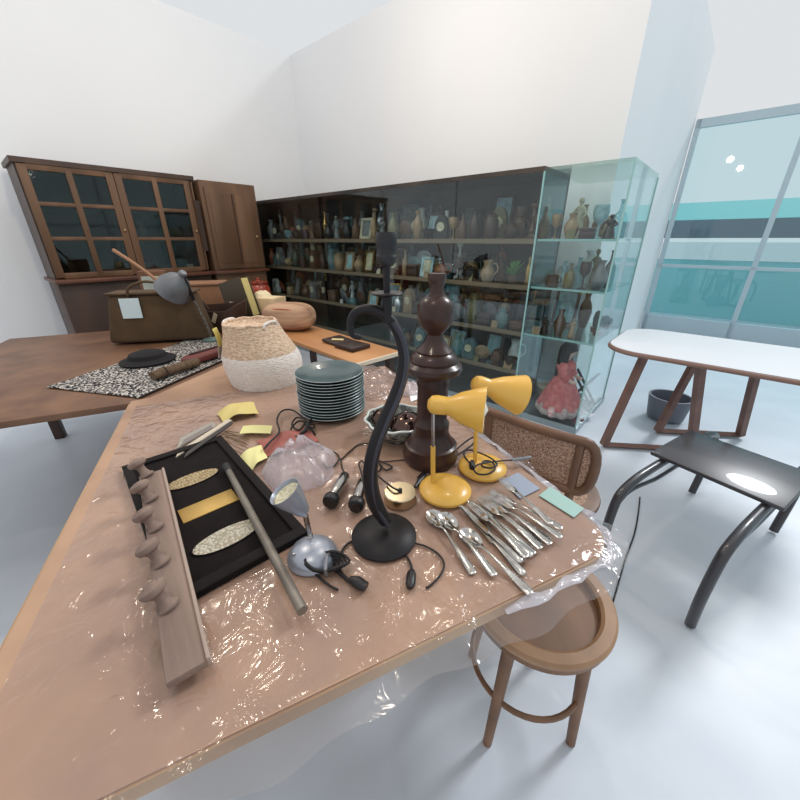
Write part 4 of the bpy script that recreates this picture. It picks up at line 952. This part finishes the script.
# cords of the yellow lamps
def ycord(par, name, path, r=.0026, mat=CORD): MB().tube([on(x, y, T + z) - par.location for x, y, z in smooth(path, 6)], r, 7).build(name, mat, par)
ycord(YL2, 'cord', [(472, 466, .045), (464, 455, .030), (468, 450, .034), (480, 453, .040), (492, 459, .04), (497, 465, .036), (490, 468, .036), (482, 466, .036), (484, 461, .036), (492, 462, .036), (495, 469, .036), (488, 474, .034), (478, 474, .036), (474, 469, .038), (480, 464, .042), (500, 461, .030), (512, 460, .016), (520, 459, .014)])
pg0, pg1 = on(472, 461, T + .045) - YL2.location, on(472, 468, T + .042) - YL2.location
MB().tube([pg0, pg0.lerp(pg1, .4), pg1], [.005, .009, .008], 10).build('plug', BLKP, YL2)
MB().tube([on(512, 460, T + .018) - YL2.location, on(519, 459, T + .020) - YL2.location, on(531, 457, T + .02) - YL2.location], [(.004, .003), (.006, .005), (.005, .004)], 10).build('inline_switch', M('grey plastic', (120, 124, 130), .4), YL2)
ycord(YL1, 'cord', [(421, 484, .003), (418, 478, .003), (424, 472, .004), (434, 465, .004), (446, 458, .01), (458, 448, .012), (468, 440, .02), (475, 437, .022), (473, 444, .014), (462, 452, .010), (448, 461, .006), (436, 470, .003), (425, 480, .003), (419, 487, .003)], .003)
MB().tube([on(x, y, T + .006) - YL1.location for x, y in ((415, 487), (420, 480), (426, 474))], [(.004, .004), (.007, .006), (.004, .004)], 10).build('inline_switch', BLKP, YL1)

# cutlery
FORKL = .19
def fork_mb():
    m = MB()
    for y in (-.0085, -.0029, .0029, .0085):
        m.tube(smooth([(.0, y * .92, .006), (.02, y, .0020), (.046, y, .003)], 4), [(.0009, .0008), (.0016, .0011), (.0017, .0012)], 6, up=(0, 0, 1))
    m.tube(smooth([(.044, 0, .003), (.054, 0, .0028), (.066, 0, .004), (.078, 0, .0072), (.10, 0, .0078), (.14, 0, .006), (.175, 0, .0035), (.187, 0, .0032), (.19, 0, .0032)], 3),
           [(.0102, .0013), (.0115, .0014), (.0070, .0015), (.0030, .0020), (.0032, .0019), (.0058, .0017), (.0088, .0016), (.0080, .0016), (.003, .001)], 12, up=(0, 0, 1))
    return m
def beads(parent):
    for s in (1, -1):
        b = MB()
        for k in range(13):
            x = .104 + k * .0064; wv_ = interp([.0036, .0052, .0068, .0082, .0086], 13)[k]
            b.ball(.0014, (x, s * wv_, .0088 - .0044 * k / 12), u=6, v=4)
        b.build('beaded_edge', STEEL, parent)
def spoon_mb():
    m = MB()
    def bw_(u, v):
        a = 2 * pi * v; r = u; x = .032 - .032 * r * cos(a) ; y = .0205 * r * sin(a) * (1 - .18 * cos(a + pi)); return Vector((x, y, .0012 + .0085 * r ** 2.2))
    m.grid(bw_, 8, 28, .0012); bmesh.ops.remove_doubles(m.b, verts=m.b.verts[:], dist=1e-6)
    m.tube(smooth([(.058, 0, .009), (.068, 0, .0105), (.08, 0, .0112), (.11, 0, .0095), (.15, 0, .006), (.18, 0, .0032), (.192, 0, .003), (.195, 0, .003)], 3),
           [(.0055, .0014), (.0034, .0018), (.0030, .0019), (.0036, .0018), (.0064, .0016), (.009, .0016), (.0082, .0016), (.003, .001)], 12, up=(0, 0, 1))
    return m
def knife_mb():
    m = MB()
    m.tube(smooth([(0, -.003, .003), (.02, .001, .0028), (.06, .001, .0028), (.105, 0, .003), (.112, 0, .004)], 4), [(.001, .0006), (.0085, .0008), (.0098, .0009), (.0090, .0012), (.005, .0024)], 10, up=(0, 0, 1))
    m.tube(smooth([(.110, 0, .004), (.125, 0, .0045), (.17, 0, .0052), (.20, 0, .005), (.207, 0, .005)], 4), [(.0048, .0028), (.006, .0036), (.0088, .0044), (.0092, .0044), (.004, .002)], 14, up=(0, 0, 1))
    return m
protos = {}
def cutlery(kind, head, tail, z, label, tilt=0):
    a, b = on(*head), on(*tail); d = b - a
    if kind not in protos:
        o = {'fork': fork_mb, 'spoon': spoon_mb, 'knife': knife_mb}[kind]().build({'fork': 'dinner_fork', 'spoon': 'table_spoon', 'knife': 'table_knife'}[kind], STEEL)
        if kind != 'knife': beads(o)
        protos[kind] = o
    else: o = dup(protos[kind])
    o.location = (a.x, a.y, T + z); o.rotation_euler = (0, tilt, atan2(d.y, d.x))
    tag(o, label, kind, {'fork': 'silver forks in the cutlery pile', 'spoon': 'silver spoons in the cutlery pile', 'knife': 'silver knives in the cutlery pile'}[kind])
cutlery('spoon', (430, 513), (480, 584), .0004, 'leftmost silver spoon of the cutlery pile, bowl beside the yellow lamp base')
cutlery('spoon', (441, 517), (494, 577), .004, 'second silver spoon from the left in the cutlery pile')
cutlery('spoon', (461, 532), (528, 592), .0004, 'silver spoon in front, its bowl below the knives of the cutlery pile')
cutlery('knife', (459, 507), (527, 571), .006, 'silver knife with its blade tip next to the yellow lamp base')
cutlery('knife', (466, 512), (521, 574), .002, 'lower silver knife beside the front spoon in the cutlery pile')
cutlery('knife', (468, 504), (536, 566), .010, 'upper silver knife with bright smooth handle in the cutlery pile')
FK = [((474, 505), (539, 560), .004), ((480, 502), (545, 556), .008), ((478, 498), (557, 557), .0004), ((486, 500), (556, 551), .006), ((484, 497), (560, 548), .0004), ((491, 499), (559, 541), .011), ((490, 494), (561, 531), .006), ((470, 508), (530, 567), .013)]
FN = ['third silver fork from the front of the fork pile', 'silver fork in mid pile, its handle over the others', 'silver fork at the bottom of the fork pile', 'silver fork with beaded handle near the pile top', 'silver fork at the far right bottom of the pile', 'silver fork on top of the beaded handles', 'silver fork with its handle nearest the turquoise strip', 'silver fork lying over the knives at the front of the fork pile']
for (h_, t_, z_), n_ in zip(FK, FN): cutlery('fork', h_, t_, z_, n_)
cutlery('fork', (499, 484), (549, 530), .017, 'silver fork crossing on top of the pile, tines towards the blue card', 0)

# cards
def card(name, quad, label, mat, cat='card', th=.0016):
    P = [on(x, y, T) for x, y in quad]; c = sum(P, Vector()) / len(P)
    return one(MB().prism([(p.x - c.x, p.y - c.y) for p in P], .0004, .0004 + th), name, mat, (c.x, c.y, T), label, cat)
card('blue_card', [(501, 481), (518, 473), (540, 489), (520, 499)], 'blue grey card lying beside the yellow lamp at the table edge', M('blue grey card', (150, 160, 178), .6))
card('turquoise_strip', [(539, 496), (550, 487), (584, 509), (574, 518)], 'pale turquoise strip lying along the table edge near the forks', M('pale turquoise', (158, 192, 184), .5), 'strip')
card('paper_note', [(409, 393), (421, 389), (424, 397), (411, 402)], 'small folded white paper note by the wrapping behind the bowl', M('white paper'), 'paper')

# ------------------------------------------------------------------ chairs, stool and white table at right
CW = M('brown bentwood', (122, 88, 66), .45, col2=(96, 68, 50), scale=8)
def cane_mat():
    m = D.materials.new('woven cane'); m.use_nodes = True; nt = m.node_tree; p = nt.nodes['Principled BSDF']; N = nt.nodes
    p.inputs['Base Color'].default_value = lin((150, 112, 86)); p.inputs['Roughness'].default_value = .5
    tc = N.new('ShaderNodeTexCoord'); vo = N.new('ShaderNodeTexVoronoi'); vo.inputs['Scale'].default_value = 190; nt.links.new(tc.outputs['Object'], vo.inputs['Vector'])
    cr = N.new('ShaderNodeValToRGB'); cr.color_ramp.elements[0].position = .22; cr.color_ramp.elements[1].position = .34
    cr.color_ramp.elements[0].color = (0, 0, 0, 1); cr.color_ramp.elements[1].color = (1, 1, 1, 1)
    nt.links.new(vo.outputs['Distance'], cr.inputs[0]); nt.links.new(cr.outputs[0], p.inputs['Alpha'])
    ns = N.new('ShaderNodeTexNoise'); ns.inputs['Scale'].default_value = 210; nt.links.new(tc.outputs['Object'], ns.inputs['Vector'])
    c2 = N.new('ShaderNodeValToRGB'); c2.color_ramp.elements[0].position = .4; c2.color_ramp.elements[1].position = .62
    c2.color_ramp.elements[0].color = lin((128, 92, 70)); c2.color_ramp.elements[1].color = lin((196, 162, 138)); nt.links.new(ns.outputs['Fac'], c2.inputs[0]); nt.links.new(c2.outputs[0], p.inputs['Base Color'])
    return m
CANE = cane_mat()
plan = smooth([on(470, 405, .80), on(497, 414, .80), on(530, 426, .80), on(562, 436, .80), on(585, 442, .80), on(601, 446, .80)], 8)
cc = on(500, 470, .8); cc = Vector((.33, .96, 0))
CH = thing('cane_chair', cc, 'brown bentwood chair with curved woven cane back at the right table edge', 'chair')
def at(t, z): # point on the back's curve
    f = t * (len(plan) - 1); k = min(int(f), len(plan) - 2); p = plan[k].lerp(plan[k + 1], f - k); return Vector((p.x, p.y, z)) - cc
zt, zb, rr = .80, .615, .07
EN = .80
out = [at(.03 + (EN - .03) * k / 24, zt) for k in range(25)] + [at(EN + (1 - EN) * sin(a), (zt + zb) / 2 + (zt - zb) / 2 * cos(a)) for a in [pi * k / 10 for k in range(1, 10)]] + [at(EN - (EN - .03) * k / 24, zb) for k in range(25)] + [at(.03 - .03 * sin(a), (zt + zb) / 2 - (zt - zb) / 2 * cos(a)) for a in [pi * k / 10 for k in range(1, 10)]]
MB().tube(out, .0155, 12, closed=True).build('back_frame', CW, CH)
MB().grid(lambda u, v: at(.01 + .985 * u, (zt + zb) / 2 + (zt - zb - .008) * (v - .5) * (1 if .01 + .985 * u < EN else sqrt(max(.0004, 1 - ((.01 + .985 * u - EN) / (1 - EN)) ** 2)))), 60, 10, .002).build('cane_panel', CANE, CH)
for t in (.16, .77):
    p = at(t, zt - .01); q = at(t, .30); fr_ = Vector((p.x * 1.02, p.y * 1.02, -.0)); fr_.z = 0
    MB().tube(smooth([p, at(t, .62), at(t, .42) * .0 + Vector((p.x, p.y, .40)), Vector((p.x * 1.08, p.y * 1.08, .004))], 6), [.013, .014, .015, .012], 12).build('rear_leg', CW, CH)
sc_ = Vector((.25, .22, 0))
MB().lathe([(0, .45), (.185, .45), (.198, .455), (.20, .465), (.196, .475), (.175, .478), (0, .474)], 48, Matrix.Translation(sc_)).build('seat', CW, CH)
MB().lathe([(0, .4745), (.15, .4790), (.155, .4755)], 40, Matrix.Translation(sc_)).build('cane_seat', CANE, CH)
for a in (.1, 1.4): MB().tube([sc_ + Vector((.16 * cos(a), .16 * sin(a), .45)), sc_ + Vector((.19 * cos(a), .19 * sin(a), .003))], [.016, .012], 12).build('front_leg', CW, CH)

# round wooden stool at the lower right
SP = Vector((.383, .690, 0))
STW = M('worn stool wood', (138, 102, 76), .5, col2=(110, 80, 58), scale=9, stretch=(1, .2, 1))
SO = thing('round_stool', SP, 'round wooden stool with raised pale rim under the table corner at lower right', 'stool')
MB().lathe([(0, .44), (.18, .44), (.185, .445), (.185, .468), (.15, .468), (.148, .462), (0, .460)], 64).build('seat', STW, SO)
MB().lathe([(.152, .464), (.185, .464), (.191, .470), (.191, .480), (.185, .486), (.160, .486), (.152, .480), (.152, .464)], 64).build('rim', M('pale stool rim', (166, 130, 98), .45, col2=(146, 112, 82), scale=9), SO)
for k in range(4):
    a = pi / 4 + k * pi / 2; MB().tube([(.14 * cos(a), .14 * sin(a), .445), (.175 * cos(a), .175 * sin(a), .003)], [.018, .013], 12).build('leg', STW, SO)
MB().tube([(.158 * cos(a), .158 * sin(a), .20) for a in [2 * pi * k / 40 for k in range(40)]], .008, 8, closed=True).build('foot_ring', STW, SO)

# black bentwood chair at the right edge
BCH = M('black lacquer', (52, 50, 54), .35, coat=.3)
b0 = on(600, 562, 0); HX = Vector((.85, .53, 0)).normalized()
HN = Vector((HX.y, -HX.x, 0))
HC = thing('side_table', b0, 'low black side table with bent arched legs at the right edge of the photo', 'table', rz=atan2(HX.y, HX.x))
ar_ = [(0, .014), (-.032, .155), (-.037, .26), (-.026, .355), (.004, .40), (.095, .428), (.215, .436), (.46, .437), (.705, .436), (.825, .428), (.916, .40), (.946, .355), (.957, .26), (.952, .155), (.92, .014)]
br_ = [(-.012, .36), (.04, .40), (.12, .405), (.22, .39), (.34, .375), (.58, .375), (.70, .39), (.80, .405), (.88, .40), (.932, .36)]
for yy in (0, -.36):
    a_ = MB().tube(smooth([Vector((x, yy, z)) for x, z in ar_], 6), .0185, 14).build('arched_leg', BCH, HC)
    MB().tube(smooth([Vector((x, yy, z - .03)) for x, z in br_], 6), .009, 10).build('brace', BCH, a_)
MB().box((.40, .46, .018), (.50, -.18, .4655), bev=.006).build('tabletop', BCH, HC)
fc = smooth([on(640, 497, .004), on(638, 515, .004), on(634, 535, .004), on(625, 560, .004), on(617, 588, .004), on(612, 605, .004)], 6); f0 = fc[0]
one(MB().tube([p - f0 for p in fc], .0035, 7), 'floor_cord', CORD, f0, 'thin black cord running along the pale floor beside the low black table', 'cord')

# white table on a brown trestle
WTP = on(603, 347, .75)
WTb = thing('table', (WTP.x, WTP.y, 0), 'white topped table with thin brown rim and slanting brown legs beside the glass case', 'table', rz=radians(-42))
n = 10; rcn = .20; Lx, Ly = 1.25, .78
poly = []
for cx_, cy_, a0 in ((rcn, rcn, pi), (Lx - rcn, rcn, 1.5 * pi), (Lx - rcn, Ly - rcn, 0), (rcn, Ly - rcn, .5 * pi)):
    poly += [(cx_ + rcn * cos(a0 + pi / 2 * k / n), cy_ + rcn * sin(a0 + pi / 2 * k / n)) for k in range(n + 1)]
MB().prism(poly, .722, .752).build('tabletop', M('white laminate', (232, 234, 240), .3), WTb)
MB().tube([(x, y, .736) for x, y in poly], (.014), 8, closed=True).build('rim', M('brown table rim', (134, 104, 92), .5), WTb)
TBW = M('brown trestle wood', (126, 94, 82), .5, col2=(108, 78, 68), scale=8)
Mi = Matrix.Rotation(radians(42), 3, 'Z')
lf_ = Mi @ (on(603, 447, 0) - WTb.location); lf_.z = .0
def leg(base, topx):
    MB().tube([base + Vector((0, 0, .02)), topx], [(.03, .022), (.027, .02)], 4, up=(0, 1, 0)).build('leg', TBW, WTb)
tl = Mi @ (onY(643, 362, 2.16) - WTb.location); tl.z = .725
leg(lf_, tl); 
l2 = lf_ + Vector((.0, .0, 0)); ft = Mi @ (on(690, 452, 0) - WTb.location); ft.z = 0
MB().tube([lf_ + Vector((0, 0, .022)), ft + Vector((0, 0, .022))], [(.024, .021), (.024, .021)], 4, up=(0, 0, 1)).build('floor_rail', TBW, WTb)
leg(ft, tl + Vector((.28, -.06, 0)))
back = Vector((.25, .50, 0)); leg(lf_ + back, tl + back); leg(ft + back, tl + back + Vector((.28, -.06, 0)))
MB().tube([lf_ + back + Vector((0, 0, .022)), ft + back + Vector((0, 0, .022))], [(.024, .021), (.024, .021)], 4, up=(0, 0, 1)).build('floor_rail', TBW, WTb)
# dark object under the white table
one(MB().lathe([(0, 0), (.10, 0), (.13, .02), (.15, .16), (.155, .2), (.14, .2), (.13, .03), (0, .02)], 28), 'waste_bin', M('grey bin plastic', (112, 116, 126), .5), on(664, 418, 0), 'grey waste bin under the white table at the right edge', 'bin')
